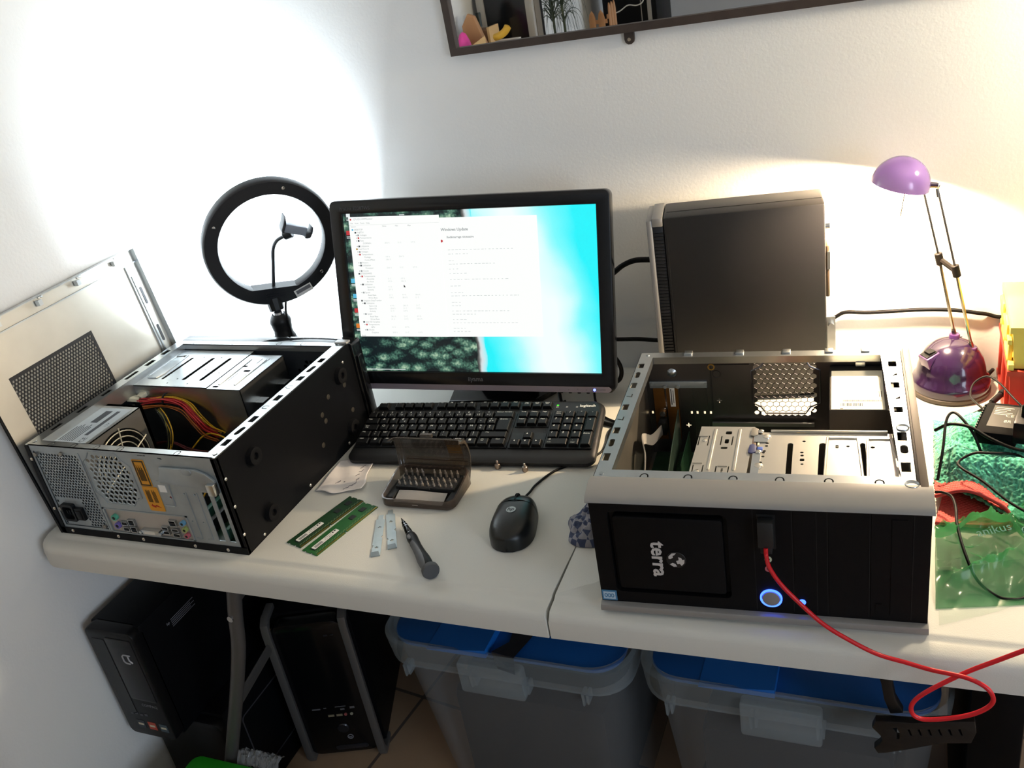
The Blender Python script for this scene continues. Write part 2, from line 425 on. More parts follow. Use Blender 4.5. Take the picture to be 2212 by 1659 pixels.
    ring_port(.139, .047, .0056, '#4f9d84', 'ps2_green'); ring_port(.1395, .031, .0056, '#6b5fa8', 'ps2_violet')
    for z, c, nm in ((.050, '#5f93b3', 'jack_blue'), (.0375, '#9aa862', 'jack_lime'), (.0255, '#b25a66', 'jack_pink')): ring_port(.2845, z, .0045, c, nm)
    def usb(x, z, w, h): P1('port', MB().prism(rect(x, z, x+w, z+h), -.002, .004, [rect(x+.0012, z+.0012, x+w-.0012, z+h-.0012)], FXZ).m(1).box(x+.0012, .001, z+.0012, x+w-.0012, .003, z+h-.0012).m(2).box(x+.002, -.001, z+h*.5-.0009, x+w-.002, .001, z+h*.5+.0009), [steel, mat('port_hole', '#08080a', .6), black_pl], io, smooth=0)
    for x, z, w, h in ((.150, .033, .0135, .008), (.150, .0215, .0135, .008), (.166, .020, .0135, .012), (.166, .034, .0135, .012), (.236, .024, .0135, .0075), (.236, .033, .0135, .0065), (.256, .021, .0145, .0075), (.256, .031, .0145, .0065), (.256, .042, .0145, .012)): usb(x, z, w, h)
    P1('video_port', MB().prism([(.195, .022), (.229, .022), (.231, .031), (.193, .031)], -.006, .003, M=FXZ, bev=.001).m(1).prism(rect(.199, .024, .222, .029), -.0064, -.0055, M=FXZ).m(0).cyl((.191, .002, .0265), (.191, -.007, .0265), .003, n=6).cyl((.233, .002, .0265), (.233, -.007, .0265), .003, n=6), [steel_l, mat('dvi_white', '#cfcabf', .5)], io)
    # stickers
    def sticker(nm, u0, v0, u1, v1, fn):
        m = MB().prism(rrect(u0, v0, u1, v1, .002), .0006, .0014, M=FXZ); fn(m); P1(nm, m, [mat('sticker_amber', '#c98a1a', .5), mat('sticker_ink', '#3a2c10', .6), mat('sticker_red', '#a8281a', .6)], t, smooth=0)
    def f1(m):
        m.m(1); m.prism(rect(.2278, .1180, .2492, .1648), .0002, .0007, [rect(.2302, .1204, .2468, .1624)], FXZ)
        for k in range(9): m.box(.2322+.0014*k, .0002, .127, .2328+.0014*k, .0007, .156-.004*(k % 3))
    sticker('laser_sticker', .2265, .1165, .2505, .1665, f1)
    def f2(m):
        m.m(1)
        for k in range(5): m.box(.231+.0018*k, .0002, .086, .2318+.0018*k, .0007, .110-.003*(k % 2))
        for k in range(4): m.box(.2435+.002*k, .0002, .086, .2443+.002*k, .0007, .110-.003*(k % 2))
        m.m(2); m.prism([(.232, .079), (.240, .0755), (.2405, .079), (.252, .0765), (.243, .0815), (.2425, .0785), (.235, .081), (.235, .083)], .0001, .0007, M=FXZ)
    sticker('voltage_sticker', .2262, .0692, .2572, .1155, f2)
    P1('paper_tag', MB().box(.262, .0006, .108, .276, .0014, .121), label_m, t, smooth=0)
    # top rim: folded steel edges around the opening
    holes = [rect(.024, .016, .374, .382)]
    for y, l in ((.325, .010), (.256, .010), (.187, .012), (.117, .012), (.045, .012)): holes.append(rect(.380, y-l*.8, .391, y+l*.8))
    for y in (.291, .080): holes.append(slot(.385, y-.008, .386, y+.008, .0045))
    for y, l in ((.06, .012), (.12, .012), (.18, .012), (.30, .012), (.345, .01)): holes.append(rect(.007, y-l, .017, y+l))
    holes.append(slot(.0115, .235, .0115, .262, .004))
    def hook(x, y, s, d):   # the little U tabs stamped in the rim
        o = [(x-.005*s, y), (x-.005*s, y+.007*d)]+[(x-.005*s*math.cos(PI*k/6), y+.007*d+.004*d*math.sin(PI*k/6)) for k in range(1, 6)]+[(x+.005*s, y+.007*d), (x+.005*s, y)]
        i = [(x+.0036*s, y), (x+.0036*s, y+.0068*d)]+[(x+.0036*s*math.cos(PI*k/6), y+.0068*d+.0028*d*math.sin(PI*k/6)) for k in range(1, 6)]+[(x-.0036*s, y+.0068*d), (x-.0036*s, y)]
        return o+i
    for x in (.055, .105, .155, .205, .32): holes.append(hook(x, .003, 1, 1))
    for x in (.05, .095, .145, .195, .25, .305): holes.append(hook(x, .395, 1, -1))
    for y in (.225, .155): holes.append([(b_, a) for a, b_ in hook(y, .3875, 1, -1)])
    m = MB().prism(rect(.002, .0015, .3962, .3975), H-.0016, H, holes)
    m.box(.024, .015, H-.012, .374, .016, H).box(.024, .382, H-.012, .374, .383, H).box(.0235, .016, H-.03, .0245, .382, H).box(.3735, .016, H-.012, .3745, .382, H)
    rim = P1('top_rim', m, steel_l, t, smooth=0)
    for x, y in ((.013, .012), (.389, .012), (.386, .39)): P1('rivet', MB().cyl((x, y, H), (x, y, H+.0012), .004, n=14, bev=.0006), steel, rim)
    # inner walls
    P1('inner_wall', MB().box(.0025, .01, .0016, .0035, .39, H-.002).box(.3945, .01, .0016, .3955, .39, H-.002), mat('inner_dark_steel', '#3b4045', .5, .5), t, smooth=0)
    fh = hexes(.28, .045, .37, .165, .0105, .0043, lambda u, v: (u-.325)**2+(v-.105)**2 < .046**2)
    P1('front_wall', MB().prism(rect(.004, .002, .394, H-.002), .383, .3845, fh, FXZ), mat('inner_front_steel', '#2a2e34', .5, .4), t, smooth=0)
    # motherboard
    mb = P1('motherboard', MB().box(.118, .012, .008, .385, .25, .010), pcb, t, smooth=0)
    P1('heatsink', MB().box(.185, .10, .01, .255, .17, .03).cyl((.22, .135, .03), (.22, .135, .055), .038, n=20), dark_grey, mb)
    for x, y, w, d, h in ((.27, .02, .01, .09, .022), (.30, .02, .01, .09, .022), (.345, .02, .008, .09, .02), (.365, .02, .008, .09, .02), (.15, .12, .006, .12, .02), (.162, .12, .006, .12, .02), (.14, .02, .09, .02, .024), (.30, .15, .05, .05, .012)):
        P1('connector', MB().box(x, y, .01, x+w, y+d, .01+h, bev=.001), random.choice([black_pl, mat('conn_teal', '#2b5b4c', .5), mat('conn_pale', '#a8a69a', .5)]), mb)
    for k in range(8): P1('capacitor', MB().cyl((.20+.02*(k % 4), .19+.02*(k//4), .01), (.20+.02*(k % 4), .19+.02*(k//4), .024), .004, n=10), mat('cap_silver', '#8d97a0', .3, .7), mb)
    # drive cages
    def cage(nm, x0, y0, x1, y1, zt, zb, holes, extra=None):
        m = MB().prism(rect(x0, y0, x1, y1), zt-.0012, zt, holes)
        m.box(x0, y0, zb, x1, y0+.0012, zt).box(x0, y1-.0012, zb, x1, y1, zt).box(x0, y0, zb, x0+.0012, y1, zt)
        m.box(x1-.0012, y0, zb, x1, y1, zt)
        if extra: extra(m)
        return P1(nm, m, steel_l, t, smooth=20)
    sl = [slot(.071, .262, .073, .345, .0032), slot(.121, .262, .123, .345, .0042), slot(.161, .262, .163, .345, .0042)]
    sl += [ngon(u, v, .0018, 8) for u, v in ((.095, .245), (.105, .262), (.142, .245), (.05, .35), (.098, .35), (.14, .3), (.14, .35), (.18, .29))]
    def ex1(m):
        m.tube([(.03, .27, .1685), (.03, .35, .1685), (.055, .355, .1685), (.06, .28, .1685), (.055, .262, .1685), (.035, .262, .1685)], .0016, 6, closed=True)
        m.box(.02, .3735, .150, .19, .3745, .1675)
    cage('drive_cage', .014, .232, .196, .380, .168, .02, sl, ex1)
    sl = [slot(.208, .238, .215, .238, .003), slot(.232, .30, .24, .30, .0035), slot(.215, .318, .222, .318, .003), rect(.222, .262, .2235, .29), rect(.243, .262, .2445, .29), rect(.252, .33, .2535, .35), rect(.236, .33, .2375, .35)]
    def ex2(m):
        for x in (.214, .248): m.box(x-.002, .245, .1676, x+.002, .345, .1695, bev=.0009)
        m.box(.27, .255, .128, .29, .275, .1292).box(.27, .325, .128, .29, .345, .1292)
        for y in (.285, .33): m.tube(spline([(.2712, y-.03, .06), (.2712, y-.02, .075), (.2712, y, .08), (.2712, y+.012, .11)], 5), .0013, 6)
    cage('disk_cage', .197, .228, .272, .365, .168, .03, sl, ex2)
    # cables
    def wires(mt, paths, r=.0012, nm='cable'):
        m = MB()
        for q in paths: m.tube(spline(q, 6), r, 6)
        P1(nm, m, mt, t, smooth=60)
    def bundle(base, n, s, seed):
        rd = random.Random(seed); o = []
        for _ in range(n):
            dx, dz = rd.uniform(-s, s), rd.uniform(-s, s); dy = rd.uniform(-s, s)
            o.append([(x+dx+rd.uniform(-.002, .002), y+dy, z+dz+rd.uniform(-.002, .002)) for x, y, z in base])
        return o
    b1 = [(.045, .252, .140), (.062, .250, .143), (.10, .254, .146), (.14, .252, .138), (.165, .245, .118), (.182, .245, .095), (.20, .25, .08)]
    b1 = [(x, y-.035, z) for x, y, z in b1]
    wires(red_wire, bundle(b1, 14, .007, 1)); wires(yel_wire, bundle([(x+.006, y+.008, z+.001) for x, y, z in b1], 4, .004, 2))
    wires(blk_wire, bundle([(x, y+.002, z-.006) for x, y, z in b1], 10, .007, 3)); wires(mat('wire_orange', '#a85a1e', .5), bundle([(x, y-.004, z-.008) for x, y, z in b1], 4, .004, 4))
    b2 = [(.105, .15, .05), (.13, .16, .07), (.135, .175, .10), (.12, .19, .125), (.09, .21, .13)]
    wires(blk_wire, bundle(b2, 9, .006, 5)); wires(yel_wire, bundle(b2, 3, .006, 6)); wires(mat('wire_olive', '#6c6a3c', .5), bundle(b2, 4, .006, 16)); 
    b3 = [(.11, .06, .04), (.2, .06, .055), (.25, .12, .06), (.29, .19, .07), (.30, .24, .05)]
    wires(red_wire, bundle([(.18, .05, .03), (.215, .10, .06), (.255, .155, .09), (.28, .2, .10)], 4, .003, 7))
    wires(yel_wire, [[(.14, .19, .05), (.18, .205, .085), (.22, .2, .09), (.26, .185, .085)], [(.27, .03, .03), (.29, .09, .08), (.30, .14, .09)], [(.25, .11, .03), (.262, .16, .07), (.275, .2, .09)]], .0016)
    wires(blk_wire, bundle(b3, 5, .004, 8))
    wires(mat('wire_maroon', '#571a1c', .5), bundle([(.05, .2, .06), (.1, .2, .07), (.16, .19, .06), (.24, .17, .07)], 4, .004, 9))
    P1('cable_tie', MB().lathe([(.0115, -.002), (.0125, -.002), (.0125, .002), (.0115, .002), (.0115, -.002)], 14, T(.10, .227, .143) @ RY(85)), black_pl, t)
    for (x, y, z, a, b_, w) in ((.026, .222, .146, 25, 15, .011), (.042, .232, .15, 70, -20, .009), (.037, .203, .132, 10, 35, .008)):
        m = MB(); m.M = T(x, y, z) @ RZ(a) @ RY(b_)
        m.box(-w, -.008, -.004, w, .008, .004, bev=.001)
        for k in range(4): m.cyl((-w*.7+w*.45*k, .008, 0), (-w*.7+w*.45*k, .0115, 0), .0018, n=8)
        P1('power_plug', m, mat('molex_white', '#d9d4bd', .5), t)
    # feet, screws
    for y, z in ((.075, .138), (.074, .031), (.346, .139), (.343, .033)):
        P1('rubber_foot', MB().lathe([(.005, .002), (.006, .008), (.010, .0095), (.0145, .0085), (.0155, 0)], 20, T(Wd, y, z) @ RY(90)).cyl((Wd, y, z), (Wd+.003, y, z), .005, n=12), rubber, t)
    sc = MB()
    for y, z in ((.007, .139), (.006, .089), (.005, .037)): P1('screw', MB().sphere((Wd, y, z), .0032, 10, sc=(.6, 1, 1)), screw_m, t)
    for y, z in ((.046, .007), (.186, .008), (.367, .155), (.362, .026), (.323, .010)): P1('screw', MB().sphere((Wd, y, z), .003, 10, sc=(.6, 1, 1)), screw_m, t)
    for x, z in ((.004, .152), (.004, .052), (.025, .0075), (.129, .007), (.184, .007), (.293, .006), (.359, .006)): P1('screw', MB().sphere((x, 0, z), .0034, 10, sc=(1, .6, 1)), screw_m, t)
    m = MB()
    for y, z in ((.30, .12), (.275, .085), (.27, .10), (.25, .05), (.36, .06), (.355, .115)): m.lathe([(0, .0008), (.003, .0004), (.005, 0)], 12, T(Wd, y, z) @ RY(90))
    P1('dimple', m, mat('dimple_worn', '#4a463f', .35, .6), t)
    # front bezel (faces the wall)
    m = MB().box(0, D, -.0, Wd+.006, D+.032, H-.003, bev=.004); m.box(Wd+.002, D+.004, .01, Wd+.012, D+.02, H-.03, bev=.003)
    P1('front_bezel', m, black_gl, t)
    P1('bezel_tab', MB().box(.375, .388, H, .402, .402, H+.005, bev=.002), silver_pl, t)
    return t
open_tower()

# ---------------------------------------------------------------- the side panel taken off it, leaning on the left wall
def side_panel():
    L, Hh = .398, .378
    t = thing('side_panel', 'bare steel side panel with a perforated vent leaning on the left wall', 'computer panel', (-1.3445, .043, .7405), (0, R(-6.5), 0))
    # u along the wall (y), v up
    def shp(u, v): return .05 < u < .232 and .17 < v < .275
    hh = hexes(.048, .172, .232, .274, .0066, .0026, None)
    P1('sheet', MB().prism(rect(0, 0, L, Hh), -.001, 0, [rect(.045, .168, .236, .278)], FYZ), mat('panel_steel', '#c2beb4', .38, .75, var=.12, vscale=9, bump=.03, bscale=900), t, smooth=0)
    P1('vent_grille', MB().prism(rect(.045, .168, .236, .278), -.0012, -.0002, hh, FYZ), mat('vent_black', '#1a1a1c', .5, .3), t, smooth=0)
    P1('vent_backing', MB().box(-.0035, .045, .168, -.0028, .236, .278), mat('vent_backing_grey', '#b5aea0', .7), t, smooth=0)
    P1('painted_back', MB().box(-.003, -.004, -.0, -.0015, .0, Hh).box(-.003, -.004, 0, .002, -.001, Hh), black_case, t, smooth=0)
    m = MB().box(0, 0, Hh-.028, .004, L, Hh-.026).box(0, 0, Hh-.0015, .012, L, Hh).box(0, L-.0015, .1, .012, L, Hh).box(0, L-.032, .1, .004, L-.030, Hh-.026)
    m.box(0, L-.025, .02, .003, L-.022, Hh-.05)
    P1('folded_edge', m, steel, t, smooth=20)
    for z in (.30, .22, .14): P1('edge_slot', MB().prism(slot(L-.015, z-.03, L-.015, z, .0028), .0003, .001, M=FYZ), dark_grey, t)
    for y in (.07, .16, .25, .345): P1('edge_hook', MB().box(.012, y-.005, Hh-.004, .016, y+.005, Hh-.001, bev=.001).box(.002, y-.004, Hh-.017, .0105, y+.004, Hh-.007), steel_l, t)
side_panel()
# ---------------------------------------------------------------- opened silver and black tower (right), running, front panel to the camera
def silver_tower():
    t = thing('computer_tower', 'running computer tower on its side with silver edged black front and open top', 'computer', (-.357, .024, .74), (0, 0, R(4)))
    Wd, D, H = .390, .384, .183
    inner = mat('tower_inner_steel', '#a7a39b', .34, .95, var=.12, vscale=14)
    # shell: floor, foot side (left), top side (right)
    m = MB().box(.001, .02, 0, Wd-.014, D, .0015).box(.0005, .03, 0, .002, D, H-.001)
    P1('shell', m, black_case, t, smooth=0)
    P1('inner_wall', MB().box(.0035, .036, .0016, .0047, D-.004, H-.002).box(.372, .036, .0016, .373, D-.004, H-.002).box(.004, .05, .0016, .372, D-.004, .0026), inner, t, smooth=0)
    P1('top_cover', MB().box(.376, .026, 0, Wd-.001, D+.002, H-.001, bev=.004), mat('cover_black', '#2a2621', .45, .1, bump=.2, bscale=900), t)
    P1('trim_strip', MB().box(.3795, .03, H-.0012, .3885, D, H+.0006, bev=.0006), mat('trim_bronze', '#4a3d32', .6), t)
    # silver top and bottom bars of the front bezel
    prof = [(.034, .178), (.034, .1835), (.020, .1838), (.008, .1815), (-.001, .1785), (-.006, .1745), (-.0075, .172), (-.006, .1705), (.004, .1705)]
    def bar(pr, x0, x1): n = len(pr); return [(x0, y, z) for y, z in pr]+[(x1, y, z) for y, z in pr], [[i, (i+1) % n, n+(i+1) % n, n+i] for i in range(n)]+[list(range(n))[::-1], list(range(n, 2*n))]
    P1('silver_bar', MB().add(*bar(prof, -.0025, .3925)), silver_pl, t, smooth=40)
    prof2 = [(.02, 0), (-.004, 0), (-.008, .002), (-.009, .006), (-.007, .0105), (-.002, .0125), (.02, .0125)]
    P1('silver_bar', MB().add(*bar(prof2, -.001, .391)), silver_pl, t, smooth=40)
    # black front
    fr = mat('front_black', '#08080a', .5, spec=.18, bump=.08, bscale=2500)
    holes = [rrect(.0215, .0295, .167, .156, .007)]
    P1('front_panel', MB().prism(rect(0, .0125, .39, .172), 0, .03, holes, FXZ), fr, t, smooth=20)
    m = MB().box(.0215, .012, .0295, .167, .014, .156)
    P1('door_recess', m, mat('front_dark', '#070708', .6), t)
    dr = P1('front_door', MB().prism(rrect(.027, .0345, .161, .147, .004), .001, .012, M=FXZ, bev=.0012), fr, t)
    # vertical lettering and a round globe badge
    m = MB(); MR = frame((.0805, .0005, .0848), (0, 0, -1), (1, 0, 0), (0, -1, 0)); m.text('terra', .0265, MR, depth=.0008, xs=1.0, bold=True)
    P1('lettering', m, mat('letter_silver', '#c9c6c4', .4, .3), dr, smooth=0)
    m = MB(); m.cyl((.1022, .001, .0848), (.1022, .0002, .0848), .0122, n=32, bev=.0003).m(1)
    m.prism([(.1085, .0765), (.112, .081), (.1125, .0865), (.110, .0855), (.1085, .0885), (.105, .0895), (.1055, .085), (.102, .0835), (.1035, .079), (.1065, .0795)], -.0002, .0003, M=FXZ)
    m.prism([(.093, .090), (.097, .0948), (.1025, .0955), (.1005, .0925), (.098, .0915), (.0985, .0885), (.0955, .0865), (.093, .0865)], -.0002, .0003, M=FXZ)
    m.prism([(.094, .078), (.0985, .0745), (.1025, .0752), (.101, .0785), (.0975, .0805)], -.0002, .0003, M=FXZ)
    P1('badge', m, [mat('badge_dark', '#17181a', .4), mat('letter_silver', '#c9c6c4', .4, .3)], dr, smooth=20)
    # drive bays, buttons, leds
    for u in (.197, .241, .268, .280, .326, .372): P1('panel_seam', MB().box(u-.0004, -.0003, .016, u+.0004, .001, .169), mat('seam_dark', '#050506', .7), t, smooth=0)
    P1('drive_bay_cover', MB().prism(rrect(.243, .06, .266, .167, .001), -.0008, .002, M=FXZ), fr, t, smooth=0)
    P1('drive_bay_cover', MB().prism(rrect(.2815, .016, .3245, .168, .0015), -.0008, .002, M=FXZ), fr, t, smooth=0)
    od = P1('optical_drive', MB().prism(rrect(.3275, .016, .3705, .168, .0015), -.0008, .002, M=FXZ).prism(rrect(.349, .022, .366, .160, .001), -.0016, 0, M=FXZ), fr, t, smooth=0)
    P1('eject_button', MB().prism(rrect(.333, .027, .3405, .038, .001), -.0018, 0, M=FXZ), fr, od, smooth=0)
    blue = mat('led_blue', '#1018e0', .3, emit=6, ecol=(.03, .09, 1, 1))
    pb = P1('power_button', MB().prism(ngon(.2142, .0355, .0105, 32, ry=.0105), -.003, .002, M=FXZ, bev=.0008), mat('button_grey', '#8e8c90', .4, .3), t)
    P1('light_ring', MB().prism(ngon(.2142, .0355, .0132, 40), -.002, .001, [ngon(.2142, .0355, .0112, 40)], FXZ), blue, pb)
    P1('drive_led', MB().cyl((.2505, .001, .032), (.2505, -.0012, .032), .0042, n=20, bev=.0006), blue, t)
    for z, c, nm in ((.0945, '#b9bba0', 'jack_pale'), (.0802, '#a85862', 'jack_rose')):
        P1('audio_jack', MB().prism(ngon(.2128, z, .0043, 20), -.001, .002, [ngon(.2128, z, .0020, 14)], FXZ).m(1).cyl((.2128, .0012, z), (.2128, .0008, z), .0019), [mat(nm, c, .4), mat('jack_brass', '#e8d8a0', .2, .8)], t)
    P1('usb_port', MB().prism(rrect(.2015, .110, .2225, .160, .001), -.0006, .002, M=FXZ), mat('front_dark', '#070708', .6), t, smooth=0)
    m = MB().box(.0008, -.0008, .0140, .0205, .0005, .0300, bev=.0003).m(1).box(.0028, -.001, .0162, .0185, -.0002, .0278).m(0)
    for x in (.0062, .0105, .0148): m.prism(ngon(x, .022, .0022, 14, ry=.0032), -.0013, -.0009, [ngon(x, .022, .0013, 12, ry=.0022)], FXZ)
    P1('processor_sticker', m, [mat('sticker_blue', '#3f7399', .45), mat('sticker_ice', '#a9bccb', .45)], t, smooth=0)
    # steel rim around the opening
    holes = [[(.0215, .0515), (.0215, .368), (.350, .366), (.3605, .0515)]]
    for y, l in ((.342, .009), (.279, .010), (.214, .010), (.150, .010), (.083, .011)): holes.append(rect(.0035, y-l, .0125, y+l*.6))
    for y in (.310, .116): holes.append(slot(.008, y-.006, .008, y+.006, .0036))
    for y in (.247, .181): holes.append([(.0035, y-.002), (.0105, y-.004), (.0105, y+.004), (.012, y+.004), (.012, y-.006), (.0035, y-.004)])
    def xr(y): return .3655+(.366-y)*.010
    for y, l in ((.339, .010), (.276, .010), (.209, .009), (.143, .012), (.074, .012)): holes.append(rect(xr(y)-.007, y-l, xr(y)+.004, y+l*.7))
    holes.append(slot(xr(.112)-.001, .106, xr(.112)-.001, .117, .0045))
    for y in (.306, .24): holes.append([(xr(y)-.004, y-.006), (xr(y)+.003, y-.003), (xr(y)+.003, y+.004), (xr(y)-.002, y-.001)])
    for x in (.065, .119, .173, .227, .282, .337):
        holes.append([(x-.0055*math.cos(PI*k/8), .0385+.0065*math.sin(PI*k/8)) for k in range(9)]+[(x+.0055, .0365), (x+.0038, .0365)]+[(x+.0038*math.cos(PI*k/8), .0385+.0045*math.sin(PI*k/8)) for k in range(9)]+[(x-.0038, .0365), (x-.0055, .0365)])
    m = MB().prism([(.0015, .034), (.376, .034), (.376, D), (.0015, D)], H-.0018, H-.0004, holes)
    m.box(.0205, .05, H-.012, .0215, .372, H-.0006).box(.02, .05, H-.014, .36, .051, H-.0006).box(.02, .368, H-.012, .35, .369, H-.0006)
    rim = P1('top_rim', m, steel_l, t, smooth=0)
    m = MB()
    for x in (.075, .152, .22, .28, .33): m.box(x-.006, .374, H-.002, x+.006, .3865, H+.0022, bev=.001)
    P1('rim_tab', m, steel, rim)
    for x, y in ((.371, .036), (.368, .162)): P1('rim_dimple', MB().lathe([(.008, 0), (.0075, .0012), (.004, -.002), (0, -.002)], 18, T(x, y, H)), steel, rim)
    for x, y in ((.010, .042), (.012, .376)): P1('rivet', MB().cyl((x, y, H-.001), (x, y, H+.0006), .003, n=12), steel, rim)
    # rear wall with real honeycomb
    def inf(u, v):
        a, b = abs(u-.2175)/.046, abs(v-.1245)/.048
        return a <= 1.02 and b <= 1.0 and a+b < 1.72
    hh = hexes(.175, .078, .262, .172, .0092, .0049, inf)
    hh += [ngon(.175, .166, .003, 12), ngon(.26, .166, .003, 12), ngon(.173, .079, .0036, 14), ngon(.258, .083, .0036, 14)]
    for u in (.0085, .071, .080, .0915, .101): hh.append(rect(u, .076, u+.003, .081))
    for u, v in ((.117, .100), (.066, .055)): hh.append([(u-.004, v-.0008), (u-.0008, v-.0008), (u-.0008, v-.004), (u+.0008, v-.004), (u+.0008, v-.0008), (u+.004, v-.0008), (u+.004, v+.0008), (u+.0008, v+.0008), (u+.0008, v+.004), (u-.0008, v+.004), (u-.0008, v+.0008), (u-.004, v+.0008)])
    rw = mat('rear_wall_steel', '#6b696e', .34, 1., var=.1, vscale=18)
    rp = P1('rear_panel', MB().prism(rect(.004, .002, .372, H-.002), D-.005, D-.0042, hh, FXZ), rw, t, smooth=0)
    fo = [(u*.047+.2175, v*.0465+.1245) for u, v in ((-.65, -1), (.6, -1), (.75, -.75), (1.06, -.6), (1.06, .6), (.75, .75), (.6, 1), (-.6, 1), (-.75, .75), (-1.06, .6), (-1.06, -.6), (-.8, -.75))]
    P1('vent_ridge', MB().tube([(u, D-.0055, v) for u, v in fo], .0013, 6, closed=True), rw, rp)
    m = MB().box(.010, D-.009, .1245, .100, D-.005, .136, bev=.001)
    for x in (.014, .098): m.cyl((x, D-.009, .132), (x, D-.0105, .132), .0025, n=10)
    for x in (.035, .055): m.cyl((x, D-.009, .128), (x, D-.012, .128), .003, n=10)
    P1('slot_clamp', m, zinc, rp)
    m = MB()
    for x in (.012, .033, .0545, .0755, .097): m.box(x, D-.0065, .035, x+.0015, D-.005, .124)
    P1('slot_rib', m, rw, rp)
    P1('slot_cover', MB().box(.0145, D-.0068, .03, .032, D-.0052, .124).box(.035, D-.0068, .03, .0535, D-.0052, .124), mat('slot_brass', '#6f4a1f', .4, .5, var=.3, vscale=20), rp, smooth=0)
    P1('barcode_label', MB().box(.0405, D-.0073, .0905, .0485, D-.0068, .1255).m(1).box(.042, D-.0075, .094, .0435, D-.0072, .122).box(.0455, D-.0075, .097, .0465, D-.0072, .12), [label_m, ink], rp, smooth=0)
    P1('stud', MB().lathe([(.0075, 0), (.005, .002), (.002, .0035), (0, .0035)], 18, T(.0465, D-.005, .150) @ RX(90)), steel, rp)
    P1('lock_ring', MB().lathe([(.0055, 0), (.0055, .0015), (.0035, .0015), (.0035, 0)], 18, T(.108, D-.0055, .160) @ RX(90)), mat('ring_brass', '#b9904c', .3, .7), rp)
    P1('pressed_square', MB().tube([(.106, D-.0055, .084), (.106, D-.0055, .163), (.165, D-.0055, .163)], .0012, 6).tube([(.115+.006*math.cos(a), D-.0055, .147+.006*math.sin(a)) for a in [k*PI/8 for k in range(16)]], .0009, 6, closed=True), rw, rp)
    # power supply
    ps = P1('power_supply', MB().box(.281, .245, .02, .366, D-.006, .160, bev=.0012), mat('psu_dark_case', '#3d3833', .5, .4), t)
    m = MB().box(.2835, .2465, .1601, .352, .360, .1605); m.m(1)
    rd = random.Random(3); x = .296
    while x < .323: w = rd.uniform(.0004, .0012); m.box(x, .2555, .1605, x+w, .264, .1607); x += w+rd.uniform(.0006, .0013)
    x = .299
    while x < .348: m.box(x, .2685, .1605, x+.0007, .2725, .1607); x += .0013
    m.box(.3455, .281, .1605, .3462, .298, .1607).box(.3482, .281, .1605, .3489, .298, .1607).box(.295, .2475, .1605, .299, .249, .1607)
    P1('rating_label', m, [mat('label_cream', '#e3dcc8', .6), ink], ps, smooth=0)
    P1('psu_ridge', MB().tube([(.2815, .2445, .115), (.292, .2445, .115), (.296, .2445, .105), (.296, .2445, .03)], .0009, 6), mat('psu_dark_case', '#3d3833'), ps)
    P1('screw_post', MB().box(.316, .366, .163, .33, .372, .172, bev=.002), steel_l, ps)
    # drive cages
    def cage(nm, out, zt, zb, holes, ex):
        m = MB().prism(out, zt-.0013, zt, holes)
        n = len(out)
        for i in range(n):
            (a, b), (c, d) = out[i], out[(i+1) % n]
            m.add([(a, b, zt), (c, d, zt), (c, d, zb), (a, b, zb)], [[0, 1, 2, 3]])
        ex(m); return P1(nm, m, mat('cage_steel', '#c6c2ba', .36, .85, bump=.05, bscale=1500), t, smooth=20, recalc=False)
    def e1(m):
        for x in (.1365, .1685): m.box(x-.002, .083, .1635, x+.002, .183, .1665, bev=.001)
        for a, b in ((.122, .164), (.122, .098), (.154, .092)): m.box(a-.006, b-.0008, .1648, a+.006, b+.0008, .1662)
        m.box(.105, .150, .118, .118, .166, .1195)
    hl = [rrect(.1505, .170, .1585, .178, .0015), rrect(.151, .147, .1565, .158, .002), rrect(.1475, .1335, .156, .1385, .0015), rect(.1455, .143, .147, .165), rect(.160, .143, .1615, .165), rect(.1165, .141, .118, .166), rect(.129, .141, .1305, .166),
          rect(.1165, .0745, .118, .094), rect(.129, .0745, .1305, .094), rect(.1455, .0735, .147, .092), rect(.161, .0735, .1625, .092), ngon(.124, .156, .0022, 10), ngon(.1235, .082, .0018, 10)]+[ngon(.154, y, .0016, 10) for y in (.082, .078, .0855)]
    c1 = cage('disk_cage', [(.1135, .068), (.1845, .068), (.1875, .190), (.1165, .190)], .165, .03, hl, e1)
    for x, y in ((.1245, .1535), (.123, .0785)): P1('screw', MB().sphere((x, y, .1652), .0032, 12, sc=(1, 1, .5)), screw_m, c1)
    def e2(m):
        m.box(.2085, .1755, .165, .352, .1785, .1685, bev=.001)
        for q in ([(.2765, .066), (.2795, .158), (.2835, .163), (.312, .163), (.316, .158), (.3205, .066)], [(.3255, .066), (.3275, .157), (.331, .162), (.352, .162), (.3555, .157), (.361, .066)]): m.tube(spline([(a, b, .1652) for a, b in q], 4), .0018, 6)
        for x, y in ((.204, .164), (.198, .094)): m.lathe([(.006, 0), (.005, .002), (.0015, .003), (0, .003)], 14, T(x, y, .165))
    hl = [slot(.2345, .066, .2345, .147, .0034), slot(.273, .066, .274, .147, .0045), slot(.322, .066, .3215, .150, .0032), ngon(.249, .128, .0022, 10), ngon(.2495, .121, .0022, 10), rrect(.247, .108, .2525, .1135, .0012), ngon(.250, .101, .0018, 10), ngon(.251, .155, .0022, 10), ngon(.291, .145, .0022, 10), ngon(.291, .1415, .0022, 10), ngon(.304, .1445, .0022, 10), ngon(.333, .143, .003, 10)]
    hl += [ngon(x, y, .0021, 10) for x, y in ((.2055, .149), (.205, .1425), (.203, .130), (.202, .126), (.202, .117), (.2, .103), (.1995, .09))]
    c2 = cage('drive_cage', [(.192, .060), (.3635, .060), (.357, .176), (.197, .176)], .165, .03, hl, e2)
    def clip(y): return MB().prism([(.183, y-.009), (.188, y-.012), (.193, y-.008), (.193, y+.006), (.188, y+.011), (.184, y+.008)], .1652, .1675, bev=.0008)
